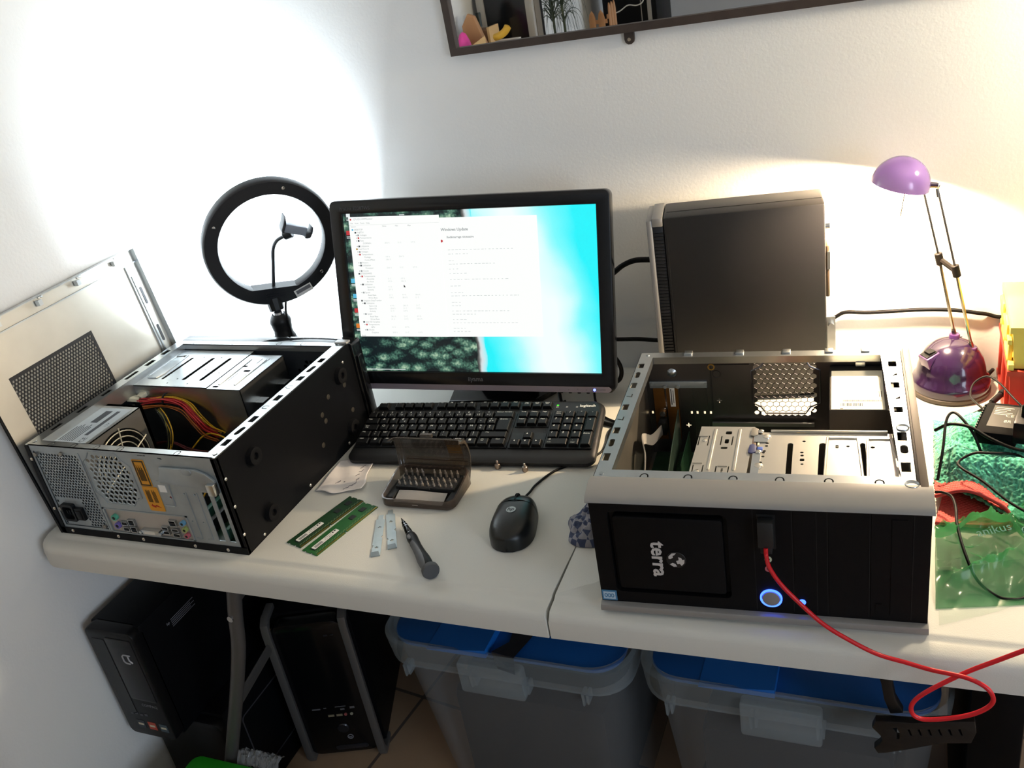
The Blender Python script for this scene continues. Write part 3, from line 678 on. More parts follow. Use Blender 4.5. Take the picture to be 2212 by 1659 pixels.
    P1('drive_clip', clip(.175), mat('clip_grey', '#77736c', .5), c1); P1('drive_clip', clip(.133), mat('clip_navy', '#2e3560', .5), c1)
    P1('drive_clip', MB().box(.194, .130, .1655, .201, .137, .1672, bev=.0006), mat('clip_blue', '#3e5aa8', .5), c1)
    P1('joint_plate', MB().box(.188, .150, .1652, .206, .168, .1664), steel_l, c1, smooth=0); P1('joint_plate', MB().box(.189, .07, .1652, .199, .122, .1664), steel_l, c1, smooth=0)
    for y in (.176, .125): P1('screw', MB().sphere((.196, y, .1668), .0042, 12, sc=(1, 1, .5)), screw_m, c1)
    # board, cards and cables
    mb = P1('motherboard', MB().box(.012, .10, .008, .255, .370, .0096), pcb, t, smooth=0)
    P1('edge_connector', MB().box(.115, .30, .0096, .245, .315, .02).box(.1, .2, .0096, .25, .21, .022), black_pl, mb)
    P1('video_port', MB().box(.115, .355, .0096, .137, .376, .026).m(1).box(.12, .350, .022, .138, .355, .034), [dark_grey, steel_l], mb)
    P1('board_rail', MB().box(.105, .368, .06, .258, .372, .066), steel, mb)
    P1('expansion_card', MB().add([(.053, .365, .03), (.053, .365, .092), (.055, .27, .075), (.055, .20, .05), (.055, .20, .02), (.0545, .365, .03), (.0545, .365, .092), (.0565, .27, .075), (.0565, .20, .05), (.0565, .20, .02)], [[0, 1, 2, 3, 4], [9, 8, 7, 6, 5], [1, 2, 7, 6], [2, 3, 8, 7], [3, 4, 9, 8]]), mat('card_green', '#2f3f36', .45, var=.4, vscale=80), t, smooth=0)
    P1('expansion_card', MB().box(.0685, .26, .012, .0697, .36, .055), pcb, t, smooth=0)
    P1('serial_plug', MB().cyl((.029, .375, .085), (.029, .362, .085), .005, n=10).m(1).box(.023, .345, .055, .036, .367, .078, bev=.002), [chrome, black_pl], t)
    def ribbon(pts, w, th, m_, nm):
        P = spline(pts, 8); m = MB()
        vs = []
        for i, q in enumerate(P):
            d = (P[min(i+1, len(P)-1)]-P[max(i-1, 0)]).normalized(); sd = d.cross(w[1]).normalized()*w[0]*.5; n_ = d.cross(sd).normalized()*th*.5
            vs += [q-sd-n_, q+sd-n_, q+sd+n_, q-sd+n_]
        L = len(P); fs = [[i*4+k, i*4+(k+1) % 4, i*4+4+(k+1) % 4, i*4+4+k] for i in range(L-1) for k in range(4)]+[[0, 1, 2, 3], [(L-1)*4+k for k in range(4)]]
        P1(nm, m.add(vs, fs), m_, t, smooth=40)
    ribbon([(.029, .345, .066), (.022, .30, .075), (.017, .26, .10), (.022, .24, .085), (.022, .22, .06), (.024, .19, .045), (.04, .17, .045), (.055, .17, .03)], (.016, Vector((1, .2, 0))), .0018, grey_wire, 'ribbon_cable')
    P1('cable_tie', MB().box(.014, .214, .062, .032, .218, .070, bev=.001).box(.033, .213, .058, .042, .219, .064), black_pl, t)
    yr = mat('cable_amber', '#d2941a', .45)
    ribbon([(.12, .125, .08), (.10, .137, .085), (.085, .135, .085), (.074, .118, .08), (.074, .095, .07), (.084, .083, .06), (.10, .08, .05)], (.009, Vector((0, .3, 1)).cross(Vector((1, 0, 0)))), .0028, yr, 'data_cable')
    ribbon([(.078, .072, .07), (.088, .079, .082), (.105, .079, .082), (.112, .07, .074)], (.010, Vector((0, 1, .3))), .0028, yr, 'data_cable')
    P1('lead_tag', MB().add([(.026, .085, .05), (.040, .085, .048), (.036, .12, .062), (.029, .14, .075), (.026, .13, .07)], [[0, 1, 2, 3, 4]]).m(1).text('AC97', .007, frame((.0325, .108, .0605), (.2, .9, .35), (-.95, .2, 0), (0, -.3, .95))), [label_m, ink], t, smooth=0)
    P1('lead', MB().tube(spline([(.035, .12, .03), (.04, .15, .04), (.05, .18, .045), (.06, .2, .03)], 8), .003, 8), mat('lead_grey', '#a7a39a', .5), t)
    P1('lead', MB().tube(spline([(.05, .06, .03), (.055, .10, .04), (.075, .14, .045), (.10, .15, .04)], 8), .008, 8), mat('lead_charcoal', '#2f2f30', .5), t)
    def w2(mt, pts, n, s, sd):
        rd = random.Random(sd); m = MB()
        for _ in range(n):
            dx, dy, dz = (rd.uniform(-s, s) for _ in range(3)); m.tube(spline([(x+dx, y+dy, z+dz+rd.uniform(-.001, .001)) for x, y, z in pts], 6), .0013, 6)
        P1('cable', m, mt, t, smooth=60)
    w2(red_wire, [(.195, .235, .10), (.215, .24, .115), (.235, .235, .112), (.25, .22, .09)], 9, .005, 1)
    w2(yel_wire, [(.23, .245, .112), (.245, .247, .116), (.258, .238, .105), (.262, .225, .09)], 6, .004, 2)
    w2(blk_wire, [(.21, .23, .09), (.235, .235, .103), (.255, .23, .09)], 6, .005, 3)
    w2(yel_wire, [(.22, .10, .09), (.23, .095, .095), (.245, .098, .09)], 4, .002, 4)
    w2(mat('wire_maroon', '#571a1c', .5), [(.262, .08, .10), (.272, .11, .11), (.28, .14, .10)], 8, .006, 5)
    P1('cable_tie', MB().box(.222, .226, .108, .228, .25, .124, bev=.001), black_pl, t)
    P1('power_plug', MB().box(.185, .23, .10, .197, .245, .112, bev=.001), mat('molex_white', '#d9d4bd', .5), t)
    return t
silver_tower()

# ---------------------------------------------------------------- slim black desktop standing behind it
def slim_desktop():
    t = thing('desktop_computer', 'slim black desktop computer with a silver front edge standing against the back wall', 'computer', (-.372, .571, .74), (0, 0, R(9.5)))
    Wd, Th, H = .253, .083, .347
    body = mat('desktop_body', '#1e1c1b', .4, bump=.12, bscale=1800)
    P1('body', MB().box(0, .0, .008, Wd, Th, H, bev=.004), body, t)
    P1('side_groove', MB().box(.004, -.0006, .02, .0055, .001, H-.012).box(.005, .03, H-.0005, Wd-.003, .0315, H+.0005), mat('seam_dark', '#050506', .7), t, smooth=0)
    for x in (.03, .22): P1('foot', MB().box(x-.012, .012, 0, x+.012, .07, .0085, bev=.001), rubber, t)
    # bezel at the left end: silver edge with a ribbed black vent strip
    P1('front_bezel', MB().box(-.026, .004, .006, 0, Th-.002, H-.006, bev=.003), mat('bezel_dark', '#17171a', .5), t)
    m = MB().box(-.0275, -.001, .002, -.018, Th, H-.002, bev=.002).box(-.0185, -.001, H-.014, -.0005, Th, H+.001, bev=.002)
    P1('silver_edge', m, silver_pl, t)
    m = MB()
    for k in range(52): z = .012+k*.006; m.box(-.0165, .001, z, -.0015, .0055, z+.0035)
    P1('vent_ribs', m, mat('rib_black', '#121214', .45), t, smooth=0)
    # things on the rear edge
    P1('power_inlet', MB().box(Wd, .012, H-.165, Wd+.007, .05, H-.075, bev=.003).m(1).box(Wd+.003, .010, H-.115, Wd+.0075, .02, H-.085), [mat('inlet_brown', '#4f4030', .5), steel], t)
    P1('rear_bracket', MB().box(Wd, .004, .045, Wd+.0015, .03, .145).box(Wd, .004, .045, Wd+.014, .0055, .150).cyl((Wd+.007, .0055, .136), (Wd+.007, -.004, .136), .005, n=12), steel_l, t, smooth=20)
    P1('thumbscrew', MB().cyl((Wd, .02, H-.045), (Wd+.008, .02, H-.045), .005, n=14), chrome, t)
slim_desktop()
# ---------------------------------------------------------------- monitor
def monitor():
    ml = Matrix(((0.994, 0.016, 0.110, 0), (0.103, 0.235, -0.966, 0), (-0.042, 0.972, 0.232, 0), (0, 0, 0, 1)))
    e1, e2, e3 = [Vector(r) for r in zip(*[r[:3] for r in ml.to_3x3()])]
    rx, ry, rz = cam_axes(0.1137, -0.2339, -0.0429)
    Mx = frame((-.730, .5425, .9733), rx, ry, -rz)
    t = thing('computer_monitor', 'black widescreen monitor showing white windows over a forest and turquoise sea', 'monitor', (-.730, .5425, .9733), Mx.to_euler())
    x0, x1, y0, y1 = -.262, .262, -.184, .173
    bz = mat('bezel_black', '#0c0d10', .22)
    P1('bezel', MB().prism(rrect(x0, y0, x1, y1, .012, 6), -.022, .006, [rect(-.2372, -.1483, .2372, .1483)], bev=.003), bz, t)
    P1('rear_shell', MB().prism(rrect(x0+.004, y0+.004, x1-.004, y1-.004, .012, 6), -.04, -.018, bev=.004).prism(rrect(-.17, -.13, .17, .11, .03, 6), -.062, -.038, bev=.01), black_pl, t)
    P1('trim_strip', MB().prism([(-.247, -.1725), (.2505, -.1725), (.2545, -.176), (.2545, -.179), (.250, -.1826), (-.249, -.1826)], .0062, .0072), mat('strip_lilac', '#8a8390', .35, .4), t, smooth=0)
    m = MB().text('iiyama', .0118, T(.001, -.1612, .0063), bold=True); P1('lettering', m, mat('logo_grey', '#5f6268', .4, .4), t, smooth=0)
    m = MB().text('ProLite E2207WS', .0085, T(-.210, .1578, .0063)); P1('lettering', m, mat('logo_dim', '#43454a', .5), t, smooth=0)
    m = MB()
    for x, s in ((.1605, '1'), (.177, 'v'), (.1935, '^'), (.2095, 'o'), (.236, 'POWER')): m.text(s, .005, T(x, -.1778, .00725))
    P1('lettering', m, mat('print_dim', '#5a5560', .6), t, smooth=0)
    P1('power_led', MB().cyl((.2243, -.1778, .007), (.2243, -.1778, .0078), .0024, n=16), mat('led_lilac', '#4a55ff', .3, emit=5, ecol=(.12, .16, 1, 1)), t)
    for x in (.145, .1615, .178, .1945, .211): P1('button', MB().box(x-.003, y0-.0025, -.004, x+.003, y0+.001, .002, bev=.001), black_pl, t)
    # the picture on the screen: forest shore from above, sea at the right
    sm = bpy.data.materials.new('screen_image'); sm.use_nodes = True; nt = sm.node_tree; b = nt.nodes['Principled BSDF']
    N = nt.nodes.new; L = nt.links.new
    tc = N('ShaderNodeTexCoord'); sp = N('ShaderNodeSeparateXYZ'); L(tc.outputs['Object'], sp.inputs[0])
    def math_(op, a, b_=None, c=None):
        n = N('ShaderNodeMath'); n.operation = op
        for i, v in enumerate((a, b_, c)):
            if v is None: continue
            if isinstance(v, (int, float)): n.inputs[i].default_value = v
            else: L(v, n.inputs[i])
        return n.outputs[0]
    def ramp(f, st):
        n = N('ShaderNodeValToRGB'); e = n.color_ramp.elements
        while len(e) < len(st): e.new(.5)
        for q, (p, c) in zip(e, st): q.position = p; q.color = col(c)
        L(f, n.inputs[0]); return n.outputs[0]
    def mix(f, a, b_):
        n = N('ShaderNodeMix'); n.data_type = 'RGBA'; L(f, n.inputs[0]); L(a, n.inputs[6]); L(b_, n.inputs[7]); return n.outputs[2]
    vo = N('ShaderNodeTexVoronoi'); vo.inputs['Scale'].default_value = 62; vo.inputs['Randomness'].default_value = 1
    no = N('ShaderNodeTexNoise'); no.inputs['Scale'].default_value = 260; no.inputs['Detail'].default_value = 4
    n2 = N('ShaderNodeTexNoise'); n2.inputs['Scale'].default_value = 26; n2.inputs['Detail'].default_value = 6
    mp = N('ShaderNodeMapping'); mp.inputs['Scale'].default_value = (.62, 1.1, 1); mp.inputs['Rotation'].default_value = (0, 0, R(-18)); L(tc.outputs['Object'], mp.inputs[0])
    L(mp.outputs[0], vo.inputs['Vector']); L(tc.outputs['Object'], no.inputs['Vector']); L(tc.outputs['Object'], n2.inputs['Vector'])
    tree = math_('SUBTRACT', 1.0, math_('MULTIPLY', vo.outputs['Distance'], 1.35))
    tree = math_('ADD', math_('MULTIPLY', tree, .75), math_('MULTIPLY', math_('SUBTRACT', no.outputs['Fac'], .5), .9))
    sepc = N('ShaderNodeSeparateColor'); L(vo.outputs['Color'], sepc.inputs[0])
    tree = math_('ADD', tree, math_('MULTIPLY', math_('SUBTRACT', sepc.outputs[0], .5), .25))
    fc = ramp(tree, [(.02, '#0c1a1d'), (.22, '#23403a'), (.46, '#4e7866'), (.80, '#b0ceb0')])
    up = math_('LESS_THAN', -.09, sp.outputs[1])
    sh = math_('ADD', sp.outputs[0], math_('MULTIPLY', math_('SUBTRACT', n2.outputs['Fac'], .5), .014))
    sh = math_('ADD', sh, math_('MULTIPLY', sp.outputs[1], .046))
    bands = ramp(math_('MULTIPLY', math_('ADD', sh, 0.0), 1.0), [(0.0, '#1a2c2c'), (.004, '#6b6a66'), (.008, '#d9e4e6'), (.0145, '#c3eef4'), (.019, '#19f0fb')])
    sx = math_('MULTIPLY', math_('ADD', sp.outputs[0], 0.0), 4.2); sy = math_('MULTIPLY', sp.outputs[1], 3.2)
    cloud = math_('SUBTRACT', 1.0, math_('MULTIPLY', math_('ABSOLUTE', math_('SUBTRACT', math_('ADD', sx, math_('MULTIPLY', sy, .35)), .50)), 2.1))
    n3 = N('ShaderNodeTexNoise'); n3.inputs['Scale'].default_value = 9; n3.inputs['Detail'].default_value = 2; L(tc.outputs['Object'], n3.inputs['Vector'])
    cloud = math_('ADD', cloud, math_('MULTIPLY', math_('SUBTRACT', n3.outputs['Fac'], .5), .8))
    sea = ramp(cloud, [(.0, '#22f2fb'), (.3, '#78fafd'), (.6, '#d2fdfd'), (.9, '#f4ffff')])
    img = mix(math_('GREATER_THAN', sh, .0003), fc, bands)
    img = mix(math_('GREATER_THAN', sh, .0185), img, sea)
    b.inputs['Base Color'].default_value = (.01, .01, .012, 1); b.inputs['Roughness'].default_value = .35
    L(img, b.inputs['Emission Color']); b.inputs['Emission Strength'].default_value = 1.0
    sc = P1('screen', MB().box(-.238, -.149, -.004, .238, .149, .001), sm, t, smooth=0)
    ge = lambda n, c, e=1.0: mat(n, (.012, .012, .013, 1), .4, emit=e, ecol=col(c)); we = ge('window_white', '#fcfefc')
    t1, t2, tk = ge('text_grey', '#959b9c'), ge('text_pale', '#c4caca'), ge('icon_dark', '#3d4347')
    m = MB().prism([(-.0484, .1353), (.1324, .1337), (.1335, -.0818), (-.0480, -.0822)], .0012, .0016)
    m.m(1).text('Windows Update', .0072, T(-.021, .1135, .0018), bold=True).text('Redémarrage nécessaire', .0052, T(-.011, .100, .0018), bold=True).m(2)
    rd = random.Random(5)
    for k, y in enumerate([.0775, .070, .058, .052, .043, .035, .024, .012, .0, -.006, -.018, -.024, -.034, -.040, -.050, -.056, -.066, -.072]):
        w = rd.uniform(.02, .05) if k % 3 else rd.uniform(.08, .16)
        for q in range(int(w/.007)): m.box(-.036+.007*q, y-.0006, .0017, -.036+.007*q+rd.uniform(.002, .0055), y+.0002, .0018)
    m.m(3).prism(ngon(-.0468, .0935, .0025, 16), .0017, .0019)
    P1('update_window', m, [we, t1, t2, ge('icon_red', '#c2343a')], sc, smooth=0)
    m = MB().prism([(-.2262, .1425), (-.0484, .1405), (-.0470, -.0822), (-.2245, -.0815)], .0019, .0023); z = .0025
    rows = [(0, 'DESKTOP', 0, 0), (1, 'FUJITSU', 0, 1), (2, 'Voltages', 0, 2), (2, 'Temperatures', 0, 3), (2, 'Fans', 0, 1), (3, 'DOMAIN', 3, 0), (2, 'Utilization', 0, 1), (1, 'Intel Core i5', 0, 4), (2, 'Voltages', 0, 2), (2, 'Temperatures', 0, 3), (3, 'Package', 2, 0), (3, 'Cores (Max)', 1, 0), (2, 'Powers', 0, 5), (2, 'Utilization', 0, 1), (3, 'Processor', 3, 0), (2, 'Clocks', 0, 6), (1, 'ST500DM002', 0, 7), (2, 'Temperatures', 0, 3), (3, 'Assembly', 2, 0), (3, 'Air Flow', 2, 0), (2, 'Utilization', 0, 1), (3, 'Space (c:)', 1, 0), (3, 'Activity', 1, 0), (2, 'Speed', 0, 8), (3, 'Read Rate', 3, 0), (3, 'Write Rate', 3, 0), (1, 'Kingston DataTraveler', 0, 7), (2, 'Utilization', 0, 1), (3, 'Space (e:)', 3, 0), (3, 'Space (f:)', 3, 0), (3, 'Activity', 2, 0), (2, 'Speed', 0, 8), (3, 'Read Rate', 3, 0), (3, 'Write Rate', 3, 0), (1, 'Intel HD Graphics', 0, 7), (2, 'Temperatures', 0, 3), (3, 'GPU', 2, 0), (2, 'Clocks', 0, 6), (3, 'Graphics', 3, 0)]
    def lt(st, x, y, s): g = text_geo(st)[0]; w = max(v.x for v in g)-min(v.x for v in g); m.text(st, s*1.12, T(x+w*s*1.12/2, y, z), bold=True)
    m.m(1); lt('CPUID HWMonitor', -.2165, .1378, .0042); lt('File   View   Tools   Help', -.2225, .1305, .0034); lt('Sensor', -.2225, .1245, .0034)
    lt('Value', -.160, .1240, .0034); lt('Min', -.134, .1238, .0034); lt('Max', -.110, .1235, .0034); lt('Ready', -.2215, -.0795, .003)
    for i, (ind, s, nv, ic) in enumerate(rows):
        y = .1188-.00507*i; x = -.2165+.0052*ind; m.m(1); lt(s, x, y, .0036)
        if ind == 2: m.m(1).box(x-.008, y-.0008, z-.0001, x-.0065, y+.0008, z)
        for k in range(nv): m.m(2); lt(['21 C', '0.9 %', '28.6 %'][(i+k) % 3], -.158+.026*k, y, .0034)
        if ic or not ind: m.m({0: 4, 4: 6, 3: 3, 1: 5, 7: 5}.get(ic, 1)).box(x-.0050, y-.0015, z-.0001, x-.0018, y+.0015, z)
    m.m(1).box(-.2255, .127, z-.0001, -.049, .1272, z); m.m(3).box(-.2235, .1362, z-.0001, -.2205, .1392, z)
    m.m(7).add([(-.1275, .0160, z), (-.1275, .0105, z), (-.1262, .0118, z), (-.1252, .0098, z), (-.1246, .0101, z), (-.1255, .0121, z), (-.1238, .0122, z)], [[0, 1, 2, 3, 4, 5, 6]])
    P1('monitor_window', m, [we, t1, t2, ge('icon_red', '#c2343a'), ge('icon_sky', '#58b8dc'), tk, ge('icon_gold', '#b08a2c'), mat('cursor_black', '#050505', .6)], sc, smooth=0, recalc=False)
    m = MB(); cs = [('icon_white', '#e8eeee'), ('icon_red', '#c2343a'), ('icon_sky', '#58b8dc'), ('icon_sky', 0), ('icon_red', 0), ('icon_orange', '#e07b28')]
    ms = [ge('icon_white', '#e8eeee'), ge('icon_red', '#c2343a'), ge('icon_sky', '#58b8dc'), ge('icon_orange', '#e07b28')]
    for (x, y, c) in ((-.2265, .146, 0), (-.2295, .1134, 1), (-.2295, .0246, 2), (-.2285, -.0041, 2), (-.2285, -.0318, 1), (-.2280, -.0610, 3)):
        m.m(c).box(x-.004, y-.004, .0012, x+.0035, y+.004, .0016); m.m(0)
        for q in range(2): m.box(x-.004, y-.0075-.0025*q, .0012, x+.004, y-.0065-.0025*q, .0016)
    m.m(0).box(-.125, .1425, .0012, -.115, .1435, .0016).box(-.2199, -.1458, .0012, -.1392, -.1449, .0016)
    P1('desktop_icons', m, ms, sc, smooth=0)
    # stand: neck and foot, built upright on the table
    inv = t.matrix_basis.inverted() if False else Mx.inverted()
    def up(mb): mb.bm.transform(inv); return mb
    m = MB(); m.M = T(-.722, .640, 0) @ RZ(6.5)
    m.box(-.065, -.035, .753, .065, -.010, .96, bev=.006)
    P1('stand_neck', up(m), black_gl, t)
    m = MB(); m.M = T(-.722, .620, .7405) @ RZ(6.5); m.prism([(-.10, -.085), (.075, -.085), (.105, -.04), (.105, .06), (.06, .085), (-.06, .085), (-.105, .06), (-.105, -.04)], 0, .014, bev=.004)
    P1('stand_base', up(m), black_gl, t)
    return t
monitor()

# ---------------------------------------------------------------- keyboard (AZERTY), on its raised feet
def keyboard():
    tilt = math.degrees(math.atan2(.0302, .147))
    t = thing('keyboard', 'black full size keyboard lying in front of the monitor', 'keyboard', (-.696, .398, .74+.0332-.0005), (R(tilt), 0, R(5.0)))
    # local z=0 is the key deck plane at the middle
    m = MB()
    out = []
    for cx, cy, a, r in ((.226, -.078, -90, .016), (.223, .0765, 0, .022), (-.222, .0765, 90, .022), (-.228, -.078, 180, .016)):
        sx = -1 if cx > 0 else 1; sy = 1 if cy < 0 else -1
        for k in range(6): q = R(a+18*k); out.append((cx+sx*r+r*math.cos(q), cy+sy*r+r*math.sin(q)))
        if cy < 0 and cx < 0:
            pass
    body = MB(); n = len(out)
    def ring(i, z, zf=None): return [(x*(1-i/.226), y*(1-i/.078), (z if zf is None or y > -.05 else zf)) for x, y in out]
    rings = [ring(.004, -.0165), ring(0, -.013), ring(0, -.006), ring(.003, -.001, -.004), ring(.007, .001, -.002), ring(.012, .001, -.001)]
    vs = [p for r_ in rings for p in r_]
    fs = [[a*n+k, a*n+(k+1) % n, (a+1)*n+(k+1) % n, (a+1)*n+k] for a in range(len(rings)-1) for k in range(n)]+[list(range(n))[::-1], [(len(rings)-1)*n+k for k in range(n)]]
    kb = mat('keyboard_black', '#111214', .45, bump=.06, bscale=1800)
    body.add(vs, fs); body.box(-.219, -.049, .0, .0685, .044, .0016).box(.0715, .004, 0, .1325, .0445, .0016).box(.0715, -.049, 0, .1335, -.012, .0016).box(.1345, -.049, 0, .2185, .0425, .0016).box(-.212, .0495, 0, .131, .069, .0016)
    P1('body', body, kb, t, smooth=50)
    for x in (-.19, .19): P1('foot', MB().prism([(x-.012, .055), (x+.012, .055), (x+.012, .068), (x-.012, .068)], -.0435, -.012), black_pl, t)
    keym = [mat('keycap', '#0b0c0e', .4, spec=.35), mat('key_legend', '#cfd2d2', .6)]
    keys = []
    def key(u, v, w, leg=(), h=.0165, extra=None):
        keys.append((u, v, w, leg, h, extra))
    U = .0190; u0 = -.2195; RV = [.0322, .0147, -.0028, -.0203, -.0378]
    # function row
    key(-.198, .0585, .0205, [('Échap', 0, .0045, .0036)], .0155)
    for base, names in ((-.166, ('F1', 'F2', 'F3', 'F4')), (-.0815, ('F5', 'F6', 'F7', 'F8')), (.0025, ('F9', 'F10', 'F11', 'F12'))):
        for k, s in enumerate(names): key(base+.0193*k, .0585, .0175, [(s, 0, .0045, .0042)], .0155)
    for k, s in enumerate(('Impr\nécran', 'Arrêt\ndéfil', 'Pause\nAttn')): key(.0825+.0190*k, .0585, .0175, [(s, 0, .003, .0030)], .0155)
    r = [('²',), ('1', '&'), ('2', 'é ~'), ('3', '" #'), ('4', "' {"), ('5', '( ['), ('6', '- |'), ('7', 'è `'), ('8', '_ \\'), ('9', 'ç ^'), ('0', 'à @'), ('°', ') ]'), ('+', '= }')]
    for k, s in enumerate(r): key(u0+U*(k+.5), RV[0], .0175, [(s[0], -.001, .0038, .0055)]+([(s[1], 0, -.0022, .0048)] if len(s) > 1 else []))
    key(u0+U*14, RV[0], .0365, [('Retour Arrière', 0, .0045, .0040)])
    key(u0+U*.75, RV[1], .027, [('Tab', -.005, .003, .0042)])
    for k, s in enumerate('AZERTYUIOP'): key(u0+U*(2+k), RV[1], .0175, [(s, -.001, .0030, .0064)]+([('€', .004, -.003, .0045)] if s == 'E' else []))
    key(u0+U*12, RV[1], .0175, [('¨', -.001, .0038, .0055), ('^', -.001, -.0015, .0055)]); key(u0+U*13, RV[1], .0175, [('£', -.001, .004, .005), ('$ ¤', 0, -.0018, .005)])
    key(u0+U*14.25, RV[1]-.0085, .0255, [('Entrée', -.001, .0115, .0045)], .0335)
    key(u0+U*.88, RV[2], .0315, [('Verr\nMaj', -.007, .0025, .0038)])
    for k, s in enumerate('QSDFGHJKLM'): key(u0+U*(2.27+k), RV[2], .0175, [(s, -.001, .0030, .0064)])
    key(u0+U*12.2, RV[2], .0165, [('%', -.001, .0036, .005), ('ù', -.001, -.002, .005)]); key(u0+U*13.1, RV[2], .0160, [('µ', -.001, .0036, .005), ('*', -.001, -.002, .005)])
    key(u0+U*.62, RV[3], .022, [('Maj', -.003, .004, .0038)]); key(u0+U*1.75, RV[3], .0175, [('>', -.001, .0036, .0048), ('<', -.001, -.0022, .0048)])
    for k, s in enumerate('WXCVBN'): key(u0+U*(2.75+k), RV[3], .0175, [(s, -.001, .0030, .0064)])
    for k, (a, b_) in enumerate((('?', ','), ('.', ';'), ('/', ':'), ('§', '!'))): key(u0+U*(8.75+k), RV[3], .0175, [(a, -.001, .0036, .0050), (b_, -.001, -.002, .0050)])
    key(u0+U*13.65, RV[3], .049, [('Maj', -.012, .004, .0040)])
    def win(mb, u, v, z): 
        for a, b_ in ((-.0022, .0002), (.0002, .0002), (-.0022, -.0022), (.0002, -.0022)): mb.box(u+a, v+b_, z, u+a+.002, v+b_+.002, z+.0001)
    def menu(mb, u, v, z): mb.prism(rect(u-.002, v-.0022, u+.002, v+.0022), z, z+.0001, [rect(u-.0016, v-.0018, u+.0016, v+.0018)])
    key(u0+U*.72, RV[4], .0255, [('Ctrl', -.003, .004, .0042)]); key(u0+U*2.08, RV[4], .0225, (), .0165, win); key(u0+U*3.33, RV[4], .0215, [('Alt', -.002, .004, .0040)])
    key(u0+U*6.85, RV[4], .110, ()); key(u0+U*10.42, RV[4], .0235, [('Alt Gr', 0, .004, .004)]); key(u0+U*11.65, RV[4], .0215, (), .0165, win); key(u0+U*12.85, RV[4], .0215, (), .0165, menu); key(u0+U*14.28, RV[4], .0270, [('Ctrl', 0, .004, .0042)])
    for k, s in enumerate(('Inser', 'Début', 'Page')): key(.0825+.0192*k, .0330, .0175, [(s, 0, .004, .0038)])
    for k, s in enumerate(('Suppr', 'Fin', 'Page')): key(.0825+.0192*k, .0145, .0175, [(s, 0, .004, .0038)])
    def tri(d):
        def f(mb, u, v, z): mb.prism([(u+.002*math.cos(R(d+a)), v+.002*math.sin(R(d+a))) for a in (0, 120, 240)], z, z+.0001)
        return f
    key(.1025, -.0215, .0175, (), .0165, tri(90)); key(.0835, -.0390, .0175, (), .0165, tri(180)); key(.1025, -.0390, .0175, (), .0165, tri(-90)); key(.1220, -.0390, .0175, (), .0165, tri(0))
    n0, NU = .1465, .0201
    NV = [.0325, .0152, -.0022, -.0196, -.0372]
    for k, s in enumerate(('Verr\nNum', '/', '*', '-')): key(n0+NU*k, NV[0], .0180, [(s, 0, .0035, .0038 if k == 0 else .006)])
    for rr_, trip in ((1, ('7', '8', '9')), (2, ('4', '5', '6')), (3, ('1', '2', '3'))):
        for k, s in enumerate(trip): key(n0+NU*k, NV[rr_], .0180, [(s, -.002, .0035, .0062)])
    key(n0+NU*3, (NV[1]+NV[2])/2, .0180, [('+', -.001, .010, .006)], .034); key(n0+NU*3, (NV[3]+NV[4])/2, .0180, [('Entrée', -.001, .010, .0036)], .034)
    key(n0+NU*.5, NV[4], .038, [('0', -.012, .0035, .0062), ('Inser', -.012, -.003, .0030)]); key(n0+NU*2, NV[4], .0180, [('.', -.002, .0035, .006), ('Suppr', -.001, -.003, .0028)])
    def kgeo(mb, u, v, w, leg, h, extra):
        zt = .0082; a, b_ = w/2, h/2; ti, tf, tb = .0026, .0014, .0034
        mb.m(0)
        V = [(-a, -b_, .001), (a, -b_, .001), (a, b_, .001), (-a, b_, .001), (-a+ti*.55, -b_+tf*.5, zt-.0014), (a-ti*.55, -b_+tf*.5, zt-.0014), (a-ti*.55, b_-tb*.6, zt-.001), (-a+ti*.55, b_-tb*.6, zt-.001),
             (-a+ti, -b_+tf, zt-.0004), (a-ti, -b_+tf, zt-.0004), (a-ti, b_-tb, zt), (-a+ti, b_-tb, zt)]
        V = [(x+u, y+v, z) for x, y, z in V]
        F = [[8, 9, 10, 11]]
        for q in (0, 4):
            for k in range(4): F.append([q+k, q+(k+1) % 4, q+4+(k+1) % 4, q+4+k])
        mb.add(V, F); mb.m(1)
        for s, du, dv, sz in leg:
            for li, line in enumerate(s.split('\n')): mb.text(line, sz, T(u+du, v+dv-.0006-li*sz*1.0, zt+.0001), xs=1.15)
        if extra: extra(mb, u-.001, v+.0015, zt+.0001)
    order = sorted(range(len(keys)), key=lambda i: -keys[i][2]*keys[i][4])
    big = set(order[:100])
    rest = MB()
    for i, k in enumerate(keys):
        if i in big:
            mb = MB(); kgeo(mb, *k); P1('key', mb, keym, t, smooth=0, recalc=False)
        else: kgeo(rest, *k)
    if len(keys) > 100: P1('key', rest, keym, t, smooth=0, recalc=False)['kind'] = 'stuff'
    P1('lettering', MB().text('logitech', .0085, T(.1925, .0595, .0011), xs=1.05, bold=True), mat('key_legend', '#cfd2d2'), t, smooth=0)
    P1('status_led', MB().box(.1362, .0602, .0005, .1398, .0618, .0014), mat('led_green', '#28e018', .4, emit=3, ecol=(.05, .8, .02, 1)), t, smooth=0)
    m = MB()
    for x in (.138, .1555, .1735): m.prism(rect(x-.0017, .055, x+.0017, .0578), .0011, .0012, [rect(x-.0012, .0554, x+.0012, .0574)])
    P1('status_marks', m, mat('key_legend', '#cfd2d2'), t, smooth=0)
    return t
keyboard()

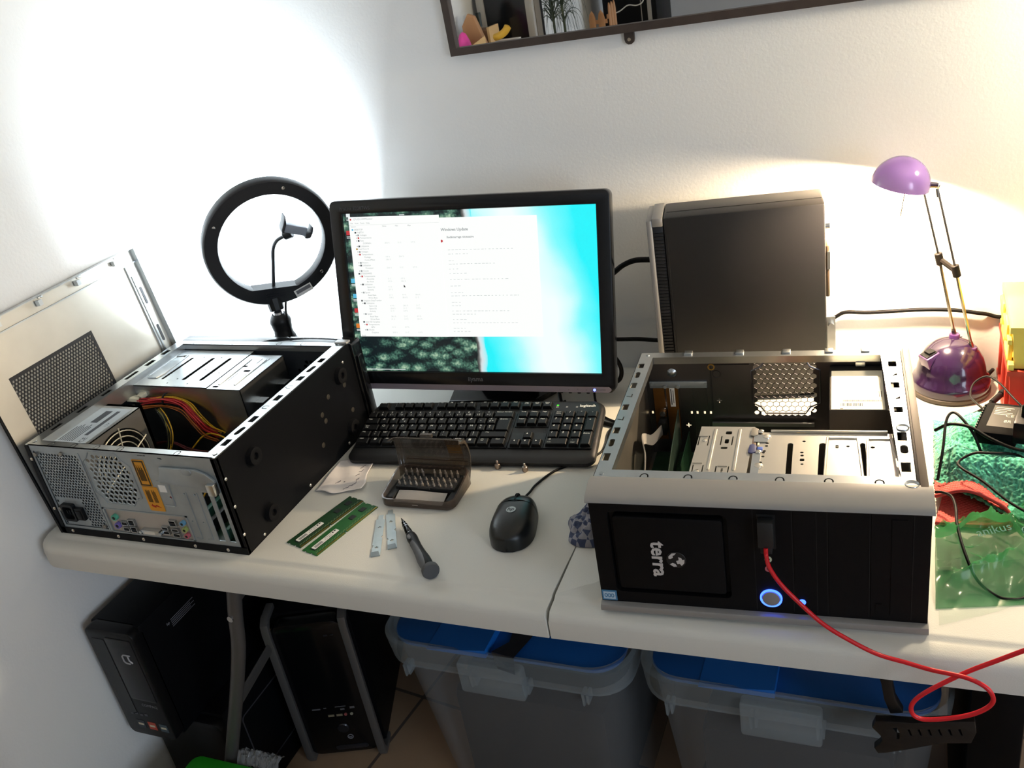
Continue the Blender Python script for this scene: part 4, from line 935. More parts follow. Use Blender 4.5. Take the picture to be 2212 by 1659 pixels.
# ---------------------------------------------------------------- mouse with its cable
def mouse():
    P = Vector((-.539, .172, .74)); yaw = math.degrees(math.atan2(.24-.113, -.543+.52))-90
    t = thing('computer_mouse', 'black wired optical mouse resting on the white table', 'mouse', P, (0, 0, R(yaw)))
    Lh, Wh = .0615, .0335
    def prof(s):   # s -1 rear .. 1 front : half width, height
        w = Wh*(1-abs(s)**3.2)**.5*(1.0-.10*s)
        h = .037*(max(0, 1-abs(s+.15)**2.6))**.5 if s < .15 else .037*((1-((s+.15)/1.16)**2.6)**.45)
        return w, max(h, .0)
    def body(m, s0, s1, nu=28, nv=24, inf=0., zb=.004):
        def fn(a, b_):
            s = -.5*(s1-s0)*math.cos(PI*b_)+.5*(s0+s1) if s0 < 0 else s0+(s1-s0)*math.sin(PI*b_/2)
            w, h = prof(max(-.999, min(.999, s))); th = PI*a
            if zb == .003 and (b_ < 1e-6 and s0 < 0 or b_ > 1-1e-6): w = -inf
            c, sn = math.cos(th), math.sin(th)
            x = (w+inf)*math.copysign(abs(c)**.75, c); z = zb+(h+inf-zb*.6)*abs(sn)**.62
            return (x, s*Lh, z)
        return m.grid(nu, nv, fn)
    m = MB(); body(m, -.998, .998, zb=.003); body(m, -.998, .998, 2, 24, 0, .003)
    # flat underside
    vs = [(prof(s)[0]*sg, s*Lh, .0012) for sg in (1,) for s in [-.99+1.98*k/30 for k in range(31)]]+[(-prof(s)[0], s*Lh, .0012) for s in [.99-1.98*k/30 for k in range(31)]]
    n = len(vs); m.add(vs+[(x*1.0, y, .0045) for x, y, z in vs], [list(range(n))]+[[i, (i+1) % n, n+(i+1) % n, n+i] for i in range(n)])
    P1('body', m, mat('mouse_black', '#0d1011', .33, bump=.05, bscale=1800), t, smooth=60)
    P1('button', body(MB(), .34, .992, 28, 14, .0004, .003), mat('mouse_gloss', '#0c0f11', .3), t, smooth=60)
    P1('seam', MB().tube([(0, Lh*s, .0028+prof(s)[1]+.0006) for s in (.34, .5, .65, .8, .9)], .0007, 6).tube([(prof(.34)[0]*math.cos(a), .34*Lh, .004+(prof(.34)[1]+.0004-.002)*abs(math.sin(a))**.62) for a in [.5+2.1*k/14 for k in range(15)]], .0005, 5), mat('seam_dark', '#050506'), t)
    P1('scroll_wheel', MB().cyl((-.003, .04, .0262), (.003, .04, .0262), .0085, n=20, bev=.001), rubber, t)
    zz = .0384
    m = MB().cyl((0, -.006, zz-.002), (0, -.006, zz+.0006), .0075, n=30); m.m(1)
    m.text('hp', .0108, T(0, -.0055, zz+.0007) @ Matrix(((1, .2, 0, 0), (0, 1, 0, 0), (0, 0, 1, 0), (0, 0, 0, 1))), bold=True)
    P1('badge', m, [mat('badge_silver', '#9aa3a3', .35, .4), mat('mouse_ink', '#0d1011', .4)], t, smooth=0)
    P1('cable_sleeve', MB().tube([(0, Lh-.004, .008), (0, Lh+.008, .0065)], .003, 8), black_pl, t)
    inv = (T(*P) @ RZ(yaw)).inverted()
    e = T(*P) @ RZ(yaw) @ Vector((0, Lh+.006, .0065))
    pts = [tuple(e), (-.5485, .262, .7435), (-.546, .286, .7425), (-.530, .326, .7425), (-.505, .352, .7425), (-.483, .370, .7425), (-.4665, .396, .7425), (-.4655, .424, .7425), (-.4705, .470, .7425), (-.45, .53, .7425), (-.40, .55, .7425), (-.35, .53, .7425)]
    m = MB().tube(spline(pts, 8), .0019, 8); m.bm.transform(inv); P1('cable', m, blk_wire, t, smooth=60)
mouse()
# ---------------------------------------------------------------- ring light on a small tripod, lit side to the corner
def ring_light():
    ez = -RING_N; ex = Vector((0, 0, 1)).cross(ez).normalized(); ey = ez.cross(ex); q_ = R(-10)
    ex, ey = ex*math.cos(q_)+ey*math.sin(q_), ey*math.cos(q_)-ex*math.sin(q_)
    Mx = frame(RING_C, ex, ey, ez); inv = Mx.inverted()
    t = thing('ring_light', 'black ring light on a small tripod shining into the corner', 'lamp', RING_C, Mx.to_euler())
    hs = mat('ring_housing', '#15171c', .42, bump=.06, bscale=1500)
    pr = [(.1025, -.024), (.1015, -.004), (.1035, 0), (.1275, 0), (.1305, -.004), (.1305, -.024), (.1025, -.024)]
    m = MB().lathe(pr, 72)
    # flat foot at the bottom of the ring
    m.prism([(-.050, -.0925), (.052, -.0925), (.060, -.0885), (.062, -.100), (.04, -.118), (-.04, -.118), (-.058, -.100)], -.024, .0005)
    for k in range(3): m.box(-.018, -.1145+.005*k, 0, .018, -.112+.005*k, .0015)
    P1('housing', m, hs, t, smooth=40)
    P1('diffuser', MB().lathe([(.103, -.0245), (.103, -.0265), (.130, -.0265), (.130, -.0245)], 72), mat('ring_glow', '#ffffff', .5, emit=RING_STRENGTH, ecol=(.80, .92, 1, 1)), t, smooth=40)
    P1('barcode_label', MB().box(-.0185, -.0085, .0008, .0185, .0085, .0012, M=T(.056, -.1045, 0) @ RZ(25)).m(1).box(-.015, -.002, .0012, .016, .006, .0013, M=T(.056, -.1045, 0) @ RZ(25)), [label_m, mat('ink_grey', '#63646a', .7)], t, smooth=0)
    for a in (77, 156, -36): P1('screw', MB().lathe([(.0035, .0005), (.003, .0012), (0, .0016)], 12, T(.1165*math.cos(R(a)), .1165*math.sin(R(a)), 0)), chrome, t)
    # gooseneck with the phone clamp in the middle of the ring
    g = P1('gooseneck', MB().tube(spline([(-.001, -.095, -.010), (-.001, -.086, -.010), (.0012, -.045, -.012), (.0030, -.014, -.012), (.0100, .006, -.006), (.0239, .0177, .002)], 10), [.0052]*6+[.0036]*45, 10), mat('gooseneck_black', '#1b1d21', .5), t, smooth=60)
    P1('ball_nut', MB().cyl((.0225, .0165, .0), (.036, .0255, .006), .0085, .0105, 18, .001), black_pl, g)
    MC = T(.043, .034, .006) @ RZ(-18)
    m = MB(); m.M = MC
    m.box(-.022, -.010, -.011, .022, .008, .011, bev=.003)
    P1('phone_clamp', m, mat('clamp_grey', '#8d949e', .45), t)
    m = MB(); m.M = MC; m.prism([(-.0215, -.011), (-.022, .008), (-.0275, .022), (-.029, .020), (-.0275, .006), (-.0275, -.006), (-.025, -.012)], -.012, .012, bev=.0012); P1('clamp_jaw', m, dark_grey, t)
    m = MB(); m.M = MC; m.prism([(.0215, -.013), (.0255, -.014), (.0320, -.010), (.0335, .001), (.0315, .011), (.0285, .012), (.0290, .002), (.0215, -.004)], -.012, .012, bev=.0012); P1('clamp_jaw', m, dark_grey, t)
    # ball head and tripod, upright in the room
    def W(mb): mb.bm.transform(inv); return mb
    bx, by = (Mx @ Vector((-.002, -.1235, -.012))).xy; bz = (Mx @ Vector((-.002, -.1235, -.012))).z
    cx, cy = bx+.004, by-.004
    m = MB().cyl((bx, by, bz+.004), (cx, cy, bz-.022), .0160, .0145, 10, .001); P1('mount_foot', W(m), black_pl, t)
    m = MB().cyl((cx, cy, bz-.028), (cx, cy, bz-.018), .004, n=10).sphere((cx, cy, bz-.034), .0125, 14); P1('ball', W(m), mat('ball_chrome', '#a9abb0', .2, .9), t, smooth=60)
    m = MB().lathe([(0, -.062), (.019, -.062), (.0205, -.05), (.0215, -.046), (.0200, -.040), (.0165, -.033), (.013, -.029)], 24, T(cx, cy, bz))
    m.lathe([(0, -.086), (.0215, -.086), (.0225, -.080), (.0195, -.074), (.018, -.062)], 12, T(cx, cy, bz))
    P1('ball_head', W(m), black_pl, t)
    hz = bz-.088
    m = MB().lathe([(0, 0), (.0225, 0), (.0255, .006), (.0235, .014), (.015, .017)], 20, T(cx, cy, hz-.012)); P1('tripod_hub', W(m), black_pl, t)
    for a in (-100, 20, 140):
        c_, s_ = math.cos(R(a)), math.sin(R(a))
        m = MB().tube([(cx+.012*c_, cy+.012*s_, hz-.006), (cx+.05*c_, cy+.05*s_, .775), (cx+.058*c_, cy+.058*s_, .7465)], [.0115, .0100, .0080], 10, sq=(1, 1))
        P1('leg', W(m), black_pl, t, smooth=60)
    pts = [tuple(Mx @ Vector((.022, -.127, -.012))), (cx+.021, cy-.003, bz-.03), (cx+.022, cy-.006, bz-.08), (cx+.02, cy-.014, hz-.06), (cx+.035, cy-.04, .7445), (cx+.055, cy-.03, .7435), (cx+.06, cy+.0, .7435)]
    P1('cable', W(MB().tube(spline(pts, 8), .0022, 8)), blk_wire, t, smooth=60)
ring_light()

# ---------------------------------------------------------------- purple desk lamp
def translucent(name, c, k, rough=.18, clear=0.):
    m = bpy.data.materials.new(name); m.use_nodes = True; nt = m.node_tree; b = nt.nodes['Principled BSDF']; o = nt.nodes['Material Output']
    b.inputs['Base Color'].default_value = col(c); b.inputs['Roughness'].default_value = rough; b.inputs['Coat Weight'].default_value = .4
    tr = nt.nodes.new('ShaderNodeBsdfTranslucent'); tr.inputs[0].default_value = col(c); mx = nt.nodes.new('ShaderNodeMixShader'); mx.inputs[0].default_value = k
    nt.links.new(b.outputs[0], mx.inputs[1]); nt.links.new(tr.outputs[0], mx.inputs[2]); tp = nt.nodes.new('ShaderNodeBsdfTransparent'); tp.inputs[0].default_value = (.94, .92, .90, 1); m2 = nt.nodes.new('ShaderNodeMixShader'); m2.inputs[0].default_value = clear
    nt.links.new(mx.outputs[0], m2.inputs[1]); nt.links.new(tp.outputs[0], m2.inputs[2]); nt.links.new(m2.outputs[0], o.inputs['Surface'])
    return m
def desk_lamp():
    bx, by = .070, .655
    t = thing('desk_lamp', 'lit purple desk lamp with a dome base and two chrome rods', 'lamp', (bx, by, .74))
    pur = mat('purple_plastic', '#2b1638', .2, coat=.5, trans=.15, var=.15, vscale=30)
    P1('foot_ring', MB().lathe([(0, 0), (.060, 0), (.0618, .003), (.0618, .008), (.0595, .010), (0, .010)], 48), mat('lamp_foot', '#4b4136', .5), t)
    d = P1('base_dome', MB().lathe([(.0600, .010), (.0605, .020), (.0585, .027), (.0535, .032), (.0522, .045), (.048, .060), (.040, .074), (.028, .085), (.014, .091), (0, .093)], 48), pur, t, smooth=60)
    m = MB(); m.M = T(-.032, -.022, .066) @ RZ(35) @ RY(-18); m.box(-.013, -.012, -.03, .013, .012, .012, bev=.002); P1('switch_housing', m, mat('purple_dark', '#4a2b5e', .3, coat=.4), d)
    m = MB(); m.M = T(-.032, -.022, .066) @ RZ(35) @ RY(-18); m.box(-.010, -.009, .011, .010, .009, .0135).box(-.006, -.0065, .013, .006, .0065, .0165, M=RY(10)); P1('rocker_switch', m, black_pl, d)
    P1('dome_seam', MB().tube([(-.02+.035*k/8, -.004+.003*k, .0905-.0006*(k-4)**2*.3) for k in range(9)], .0008, 5), mat('seam_violet', '#2c1938', .5), d)
    r1 = [(.003, .0, .094), (-.025, -.005, .231), (-.052, -.005, .345)]
    r2 = [(.029, .0, .079), (-.001, -.005, .217), (-.033, -.005, .354)]
    r1 = [(x, y+.012, z) for x, y, z in r1]; r2 = [(x, y-.006, z) for x, y, z in r2]
    for r_ in (r1, r2):
        P1('socket', MB().lathe([(0, -.014), (.0085, -.014), (.0085, .001), (.0075, .003), (0, .003)], 16, T(*r_[0])), mat('purple_dark', '#4a2b5e'), t)
        P1('rod', MB().cyl(r_[0], r_[1], .0025, n=10).cyl(r_[1], r_[2], .0019, n=10).cyl(r_[0], tuple(Vector(r_[0])+(Vector(r_[1])-Vector(r_[0]))*.09), .0036, n=10), mat('rod_chrome', '#99928a', .18, 1.), t)
    j1, j2 = Vector(r1[1]), Vector(r2[1])
    dd = (Vector(r1[2])-Vector(r1[1])).normalized()
    P1('joint_bar', MB().cyl(j1-dd*.010, j1+dd*.010, .0062, n=14, bev=.001).cyl(j2-dd*.010, j2+dd*.010, .0062, n=14, bev=.001).tube([j1, j2], .0045, 8), mat('joint_brown', '#14110e', .5, spec=.15), t)
    # head: shade, neck
    c = Vector((-.0155-bx, .634-by, 1.103-.74)); ax = Vector((.262, .02, .965)).normalized()
    Mx = T(*c) @ ax.to_track_quat('Z', 'Y').to_matrix().to_4x4()
    rr_ = .0435; pr = [(rr_*math.cos(a), rr_*1.02*math.sin(a)) for a in [PI/2*k/14 for k in range(15)]]
    pr = pr+[((rr_-.0016)*math.cos(a), (rr_-.0016)*1.02*math.sin(a)) for a in [PI/2*k/14 for k in range(14, -1, -1)]]+[pr[0]]
    sh = P1('lamp_shade', MB().lathe(pr, 44, Mx), translucent('shade_purple', '#675288', .035, clear=.04), t, smooth=60)
    P1('shade_rib', MB().prism(slot(0, .004, 0, .016, .0028), -.001, .0025, M=Mx @ RZ(-65) @ T(.0415, 0, 0) @ frame((0, 0, 0), (0, 1, 0), (-.22, 0, 1), (1, 0, .22)), bev=.0006), mat('purple_dark', '#4a2b5e'), sh)
    bl = MB().sphere((BULB.x-bx, BULB.y-by, BULB.z-.74+.011), .005, 12)
    P1('bulb_socket', bl, white_pl, t)
    e = Vector((.033, -.006, .354))
    P1('shade_neck', MB().cyl(c+Vector((.038, 0, -.002)), Vector((-.033, -.011, .357)), .0052, .0042, 14, .0008), mat('purple_plastic', '#5b3473'), t)
    P1('neck_joint', MB().sphere((-.033, -.011, .356), .0048, 12).cyl((-.033, -.011, .352), (-.031, -.011, .338), .0024, n=8), chrome, t)
    P1('pull_handle', MB().cyl(c+Vector((.008, -.012, -.004)), c+Vector((.002, -.014, -.045)), .0009, n=6), chrome, t)
    pts = [(.050, .02, .010), (.058, .032, .012), (.064, .045, .012), (.067, .058, .008)]
    P1('cable', MB().tube(spline(pts, 6), .0032, 8), blk_wire, t, smooth=60)
desk_lamp()

# ---------------------------------------------------------------- small things on the white table
def bit_set():
    t = thing('bit_case', 'open smoked plastic case holding rows of small screwdriver bits', 'tool case', (-.722, .238, .7402), (0, 0, R(1.5)))
    smoke = mat('smoked_plastic', '#4a3c32', .2, alpha=.62, coat=.4)
    out = [rrect(-.0665+i, -.0445+i, .0665-i, .0445-i, max(.016-i, .004), 5) for i in (.004, .0, 0, .0028, .0028, .006)]
    zs = (.0, .004, .018, .018, .006, .003)
    n = len(out[0]); vs = [(x, y, z+(.010*max(0, min(1, (y+.02)/.05)) if z > .015 else 0)) for o, z in zip(out, zs) for x, y in o]
    fs = [[a*n+k, a*n+(k+1) % n, (a+1)*n+(k+1) % n, (a+1)*n+k] for a in range(5) for k in range(n)]+[list(range(n))[::-1], [5*n+k for k in range(n)]]
    P1('tray', MB().add(vs, fs), smoke, t, smooth=40)
    m = MB().box(-.054, -.006, .003, .054, .036, .0175, bev=.0015).box(-.062, -.03, .003, -.048, .02, .012, bev=.001).box(.048, -.03, .003, .062, .02, .012, bev=.001)
    m.box(-.012, -.0075, .012, .010, -.005, .0165)
    P1('bit_holder', m, mat('holder_black', '#17181a', .55), t)
    P1('paper_slip', MB().grid(12, 4, lambda a, b_: (-.045+.088*a, -.036+.026*b_, .0065+.0065*b_+.001*math.sin(a*5))), mat('slip_grey', '#8f8d8c', .8), t)
    P1('front_mark', MB().box(-.006, -.0449, .0085, .004, -.0442, .0098), mat('mark_pale', '#8d8680', .6), t)
    # lid standing up, curved
    def lid(a, b_):
        z = .010+.078*b_; y = .0455+.012*math.sin(b_*PI*.9)-.030*max(0, b_-.86)/.14*.55
        w = .0655+.003*math.sin(b_*PI)
        x = (2*a-1)*w
        e = abs(2*a-1); y -= .012*max(0, (e-.93)/.07)
        return (x, y, z)
    l = MB().grid(40, 24, lid)
    lo = l.build('lid', mat('smoked_lid', '#4f463d', .16, alpha=.58, coat=.5), t, smooth=60)
    md = lo.modifiers.new('thickness', 'SOLIDIFY'); md.thickness = .0016
    P1('lid_ridge', MB().box(-.056, .0525, .034, .058, .0545, .0352), mat('ridge_brown', '#33251c', .4), t)
    P1('amber_tape', MB().grid(4, 10, lambda a, b_: (.026+.026*a-.004*b_, lid(.7, .22+.6*b_)[1]-.0016, .027+.047*b_)), mat('tape_amber', '#6d4a1c', .35, alpha=.75), t)
    P1('lid_latch', MB().box(-.014, .040, .0845, .008, .0465, .0905, bev=.001), mat('smoked_lid', '#4f463d'), t)
    P1('hinge', MB().cyl((-.045, .0455, .0215), (.045, .0455, .0215), .002, n=8), mat('holder_black', '#17181a'), t)
    # the bits: things of their own, standing in the holder
    base = T(-.722, .238, .7402) @ RZ(1.5); steel_b = mat('bit_steel', '#d6ccc2', .32, .95)
    m = MB().cyl((0, 0, -.012), (0, 0, .004), .0021, n=6).cyl((0, 0, .004), (0, 0, .0085), .0015, .0008, 8)
    proto = m.build('screwdriver_bit', steel_b, None, smooth=25)
    m = MB().cyl((0, 0, -.012), (0, 0, .008), .0021, n=6).cyl((0, 0, .008), (0, 0, .0135), .0015, .0009, 8)
    tall = m.build('screwdriver_bit', steel_b, None, smooth=25)
    names = ('front', 'middle', 'back'); cnt = ['leftmost', 'second from left', 'third from left', 'fourth from left', 'fifth from left', 'fifth from right', 'fourth from right', 'third from right', 'second from right', 'rightmost']
    usedp = usedt = False
    for r_, y in enumerate((.0, .0135, .0285)):
        for k in range(10):
            if r_ == 2 and k == 4: continue
            src = tall if r_ == 2 else proto
            if src is proto and not usedp: o = proto; usedp = True
            elif src is tall and not usedt: o = tall; usedt = True
            else: o = src.copy(); COL.objects.link(o)
            o.location = base @ Vector((-.048+.0106*k+(.002 if r_ == 1 else 0), y, .0176)); o.rotation_euler = (R(random.uniform(-4, 4)), R(random.uniform(-4, 4)), R(k*37))
            tag(o, 'small steel screwdriver bit, %s in the %s row of the open case' % (cnt[k], names[r_]), 'screwdriver bit', 'screwdriver bits standing in the open case')
bit_set()

def screwdriver():
    a, b_ = Vector((-.729, .158, 0)), Vector((-.6165, .0375, 0)); d = (b_-a); L = d.length
    yaw = math.degrees(math.atan2(d.y, d.x))
    t = thing('screwdriver', 'black and grey precision screwdriver with a round spinning cap', 'screwdriver', (a.x, a.y, .7402), (0, 0, R(yaw)))
    def ax(pr, z=.0085, n=20): return MB().lathe([(r_, s) for s, r_ in pr], n, T(0, 0, z) @ RY(90))
    P1('bit', ax([(0, 0), (.0, .0008), (.006, .0016), (.008, .0020), (.020, .0020), (.020, 0)], n=6), steel, t)
    P1('chuck', ax([(.014, 0), (.014, .0034), (.022, .0038), (.023, .0045), (.036, .0048), (.0365, .0054), (.046, .0058), (.048, .005), (.052, .0048), (.052, 0)]), black_gl, t, smooth=30)
    P1('chuck_ring', ax([(.0225, .0040), (.0226, .0047), (.0236, .0047), (.0237, .0040)]), chrome, t)
    P1('chuck_ring', ax([(.0285, .0046), (.0286, .0051), (.0292, .0051), (.0293, .0046)]), chrome, t)
    P1('chuck_ring', ax([(.049, .0046), (.050, .0058), (.053, .0058), (.054, .0046)]), chrome, t)
    P1('handle', ax([(.053, 0), (.053, .0062), (.058, .0078), (.066, .0085), (.078, .0078), (.092, .0074), (.110, .0082), (.126, .0098), (.138, .0098), (.148, .0080), (.155, .0060), (.158, .0055), (.158, 0)], .0098, 24), black_pl, t, smooth=50)
    P1('grip_oval', MB().sphere((.067, -.0035, .0160), .0062, 14, sc=(1.1, .8, .3)), mat('grip_grey', '#5c5e61', .55), t)
    m = MB()
    hp = [(.078, .0078), (.092, .0074), (.110, .0082), (.126, .0098), (.138, .0098), (.149, .0078)]
    S_ = [( .080+.068*k/24) for k in range(25)]
    def hr(s):
        for (s0, r0), (s1, r1) in zip(hp, hp[1:]):
            if s0 <= s <= s1: return r0+(r1-r0)*(s-s0)/(s1-s0)
        return .0078
    def gp(a_, b2):
        s = .080+.068*b2; w = 40+28*math.sin(PI*b2)**.5*.9; th = R(205+(2*a_-1)*w); r_ = hr(s)+.0007
        return (s, r_*math.cos(th), .0098-r_*math.sin(th))
    P1('grip_insert', m.grid(14, 30, gp), mat('grip_grey', '#5c5e61'), t, smooth=60)
    P1('spin_cap', ax([(.156, 0), (.156, .0105), (.158, .0128), (.163, .0132), (.1655, .0122), (.166, 0)], .0132, 32), mat('cap_grey', '#46484b', .6), t, smooth=40)
screwdriver()

def memory_modules():
    for i, (p, yaw, lab) in enumerate((((-.8255, .128, .7402), 75.5, 'bright green memory module, nearer the steel slot covers'), ((-.8625, .1415, .7402), 73.5, 'dark green memory module, nearer the black tower'))):
        t = thing('memory_module', lab, 'memory module', p, (0, 0, R(yaw)), 'memory modules on the table')
        L, w = .070, .0170
        g = mat('dimm_green_bright', '#1f5a26', .42, var=.12, vscale=90) if i == 0 else mat('dimm_green_dark', '#173a1e', .42, var=.12, vscale=90)
        # local x along the length, contacts along -y
        out = [(-L, -w), (-.006, -w), (-.006, -w+.0035), (-.0035, -w+.0035), (-.0035, -w), (L, -w), (L, -.006), (L-.002, -.005), (L-.002, -.0025), (L, -.0015), (L, .008), (L-.0025, .009), (L-.0025, .0115), (L, .0125), (L, w), (-L, w), (-L, .0125), (-L+.0025, .0115), (-L+.0025, .009), (-L, .008), (-L, -.0015), (-L+.002, -.0025), (-L+.002, -.005), (-L, -.006)]
        P1('circuit_board', MB().prism(out, 0, .0013), g, t, smooth=0)
        m = MB().m(0)
        k = -L+.002
        while k < L-.002:
            if not (-.0075 < k < -.0025): m.box(k, -w+.0003, .0013, k+.0008, -w+.0030, .00145)
            k += .00115
        P1('gold_contacts', m, mat('gold', '#b08a3c', .3, .8), t, smooth=0)
        for x in (-.057, -.043, -.029, -.015): P1('memory_chip', MB().box(x-.005, -.004, .0013, x+.005, .0065, .0023, bev=.0002), mat('chip_black', '#1d2020', .5), t, smooth=0)
        for x in (.029, .053): P1('memory_chip', MB().box(x-.0055, -.002, .0013, x+.0055, .0075, .0023, bev=.0002), mat('chip_black', '#1d2020', .5), t, smooth=0)
        m = MB()
        for q in range(60): x = -.066+.0022*q; m.box(x, -.0115+.0008*(q % 3), .0013, x+.0010, -.0105+.0008*(q % 3), .0017)
        P1('solder_parts', m, mat('solder_tan', '#8d9a6a', .4, .3), t, smooth=0)
        m = MB().prism(rrect(-.0605, -.0035, -.0065, .0058, .0015), .0024, .0026); m.m(1)
        m.box(-.0125, .002, .0026, -.0085, .0045, .0027).box(-.017, .001, .0026, -.0145, .0045, .0027)
        m.text('8GB 2Rx8', .0034, T(-.026, .003, .0027)).text('PC3-12800U', .0034, T(-.028, -.001, .0027)); x = -.057
        while x < -.041: m.box(x, -.002, .0026, x+.0006, .0035, .0027); x += .0012
        P1('label', m, [label_m, ink], t, smooth=0)
memory_modules()

def slot_covers():
    for (a, b_, lab) in (((-.7305, .0705), (-.7740, .1705), 'thin steel slot cover strip lying closest to the memory modules'), ((-.7125, .0925), (-.7655, .1860), 'thin steel slot cover strip lying beside the screwdriver')):
        a, b_ = Vector((*a, .7402)), Vector((*b_, .7402)); d = b_-a; yaw = math.degrees(math.atan2(d.y, d.x)); L = d.length
        t = thing('slot_cover', lab, 'slot cover', a, (0, 0, R(yaw)), 'loose slot covers')
        w = .0072
        out = [(0, -w), (.045, -w), (.047, -w+.0022), (.050, -w+.0022), (.052, -w), (L-.014, -w), (L-.012, -w+.003), (L, -w+.003), (L, w-.003), (L-.012, w-.003), (L-.010, w), (.03, w), (.028, w-.0018), (.024, w-.0018), (.022, w), (0, w)]
        def plus(x): return [(x-.003, -.0006), (x-.0012, -.0012), (x-.0006, -.003), (x+.0006, -.003), (x+.0012, -.0012), (x+.003, -.0006), (x+.003, .0006), (x+.0012, .0012), (x+.0006, .003), (x-.0006, .003), (x-.0012, .0012), (x-.003, .0006)]
        P1('strip', MB().prism(out, .0002, .0012, [plus(.022), plus(L-.034)]), mat('slot_zinc', '#a8b2b3', .4, .6, var=.08, vscale=60), t, smooth=0)
        P1('bent_tab', MB().add([(0, -w, .0002), (0, w, .0002), (.003, w*.8, .0075), (.003, -w*.8, .0075), (.001, -w, .0002), (.001, w, .0002), (.004, w*.8, .0075), (.004, -w*.8, .0075)], [[0, 1, 2, 3], [7, 6, 5, 4], [0, 3, 7, 4], [3, 2, 6, 7], [2, 1, 5, 6]]), mat('slot_zinc', '#a8b2b3'), t, smooth=0)
slot_covers()

def note():
    c = [Vector((-.931, .218)), Vector((-.843, .232)), Vector((-.871, .323)), Vector((-.9395, .317))]
    def fn(a, b_):
        p = (c[0]*(1-a)+c[1]*a)*(1-b_)+(c[3]*(1-a)+c[2]*a)*b_
        z = .7412+.006*max(0, .25-b_)/.25*(.3+a*.2)+.005*max(0, b_-.85)/.15*a+.0016*math.sin(5*a+3*b_)**2+.003*max(0, a-.8)/.2
        return (p.x+.004*math.sin(9*b_)*(.5 if a > .5 else 0), p.y-.008*math.sin(PI*a)*(1-b_)+.003*math.sin(11*a)*(1-b_), z)
    t = thing('paper_note', 'crumpled white paper note with faint handwriting', 'paper', (-.885, .27, .7402))
    m = MB().grid(26, 26, fn); m.bm.transform(T(.885, -.27, -.7402))
    o = P1('sheet', m, paper_m, t, smooth=60); md = o.modifiers.new('thickness', 'SOLIDIFY'); md.thickness = .0003
    rd = random.Random(4)
    m = MB()
    def scrib(a0, b0, da, db, n):
        pts = []
        for k in range(n):
            a, b_ = a0+da*k/n+rd.uniform(-.012, .012), b0+db*k/n+rd.uniform(-.02, .02); x, y, z = fn(a, b_); pts.append((x, y, z+.0006))
        m.tube(pts, .0004, 4)
    for k in range(5): scrib(.72+.04*(k % 2), .18+.14*k, .08, .11, 8)
    scrib(.34, .30, .10, .12, 9); scrib(.50, .36, .05, .0, 5); scrib(.58, .10, .10, .05, 7); scrib(.66, .16, .08, .03, 6)
    m.bm.transform(T(.885, -.27, -.7402)); P1('handwriting', m, mat('pencil', '#5b5760', .8), t)
note()

for (x, y), lab in (((-.631, .328), 'small knurled thumbscrew standing left, nearer the bit case'), ((-.580, .325), 'small knurled thumbscrew standing right, nearer the mouse cable')):
    t = thing('thumbscrew', lab, 'screw', (x, y, .7401), group='thumbscrews in front of the keyboard')
    m = MB().lathe([(0, 0), (.0040, 0), (.0046, .001), (.0046, .0085), (.0036, .0095), (0, .0095)], 24)
    for k in range(16): a = 2*PI*k/16; m.box(-.0003, .0044, .0015, .0003, .0050, .008, M=RZ(math.degrees(a)))
    P1('knob', m, mat('knurl_nickel', '#9c8f86', .28, .9), t, smooth=30); P1('thread', MB().lathe([(.0017, .009), (.0020, .0105), (.0017, .011), (.0020, .0125), (.0017, .013), (.0020, .0145), (.0012, .0155), (0, .0155)], 12), mat('knurl_nickel', '#9c8f86'), t)

def check_cloth():
    cm = bpy.data.materials.new('check_cloth'); cm.use_nodes = True; nt = cm.node_tree; b = nt.nodes['Principled BSDF']; b.inputs['Roughness'].default_value = .9
    tc = nt.nodes.new('ShaderNodeTexCoord'); mp = nt.nodes.new('ShaderNodeMapping'); mp.inputs['Rotation'].default_value = (0, 0, R(35)); ch = nt.nodes.new('ShaderNodeTexChecker'); ch.inputs['Scale'].default_value = 85
    ch.inputs['Color1'].default_value = col('#39435f'); ch.inputs['Color2'].default_value = col('#8a8a92')
    nt.links.new(tc.outputs['Object'], mp.inputs[0]); nt.links.new(mp.outputs[0], ch.inputs[0]); 
    no = nt.nodes.new('ShaderNodeTexNoise'); no.inputs['Scale'].default_value = 900; bp = nt.nodes.new('ShaderNodeBump'); bp.inputs['Distance'].default_value = .002; bp.inputs['Strength'].default_value = .6
    nt.links.new(ch.outputs[0], b.inputs['Base Color']); nt.links.new(tc.outputs['Object'], no.inputs[0]); nt.links.new(no.outputs[0], bp.inputs['Height']); nt.links.new(bp.outputs[0], b.inputs['Normal'])
    # a crumpled corner squeezed between table and case
    def fn(a, b_):
        ang = 2*PI*a; rad = b_
        rx = .044*(1+.10*math.sin(3*ang)+.06*math.sin(7*ang)); ry = .050*(1+.12*math.sin(2*ang+1))
        x = -.414+rx*rad*math.cos(ang); y = .186+ry*rad*math.sin(ang)
        h = .038*(1-rad**2.2)**.6*(1+.55*noise.noise(Vector((x*55, y*55, 2)))+.25*noise.noise(Vector((x*130, y*130, 5))))*(.55+.45*min(1, max(0, (x+.455)/.05)))
        if x > -.3735: x = -.3735
        return (x, y, .7408+max(h, 0))
    m = MB().grid(140, 44, fn); o = m.build('checked_cloth', cm, None, smooth=80)
    tag(o, 'crumpled blue and grey checked cloth sticking out beside the silver edged tower', 'cloth')
check_cloth()
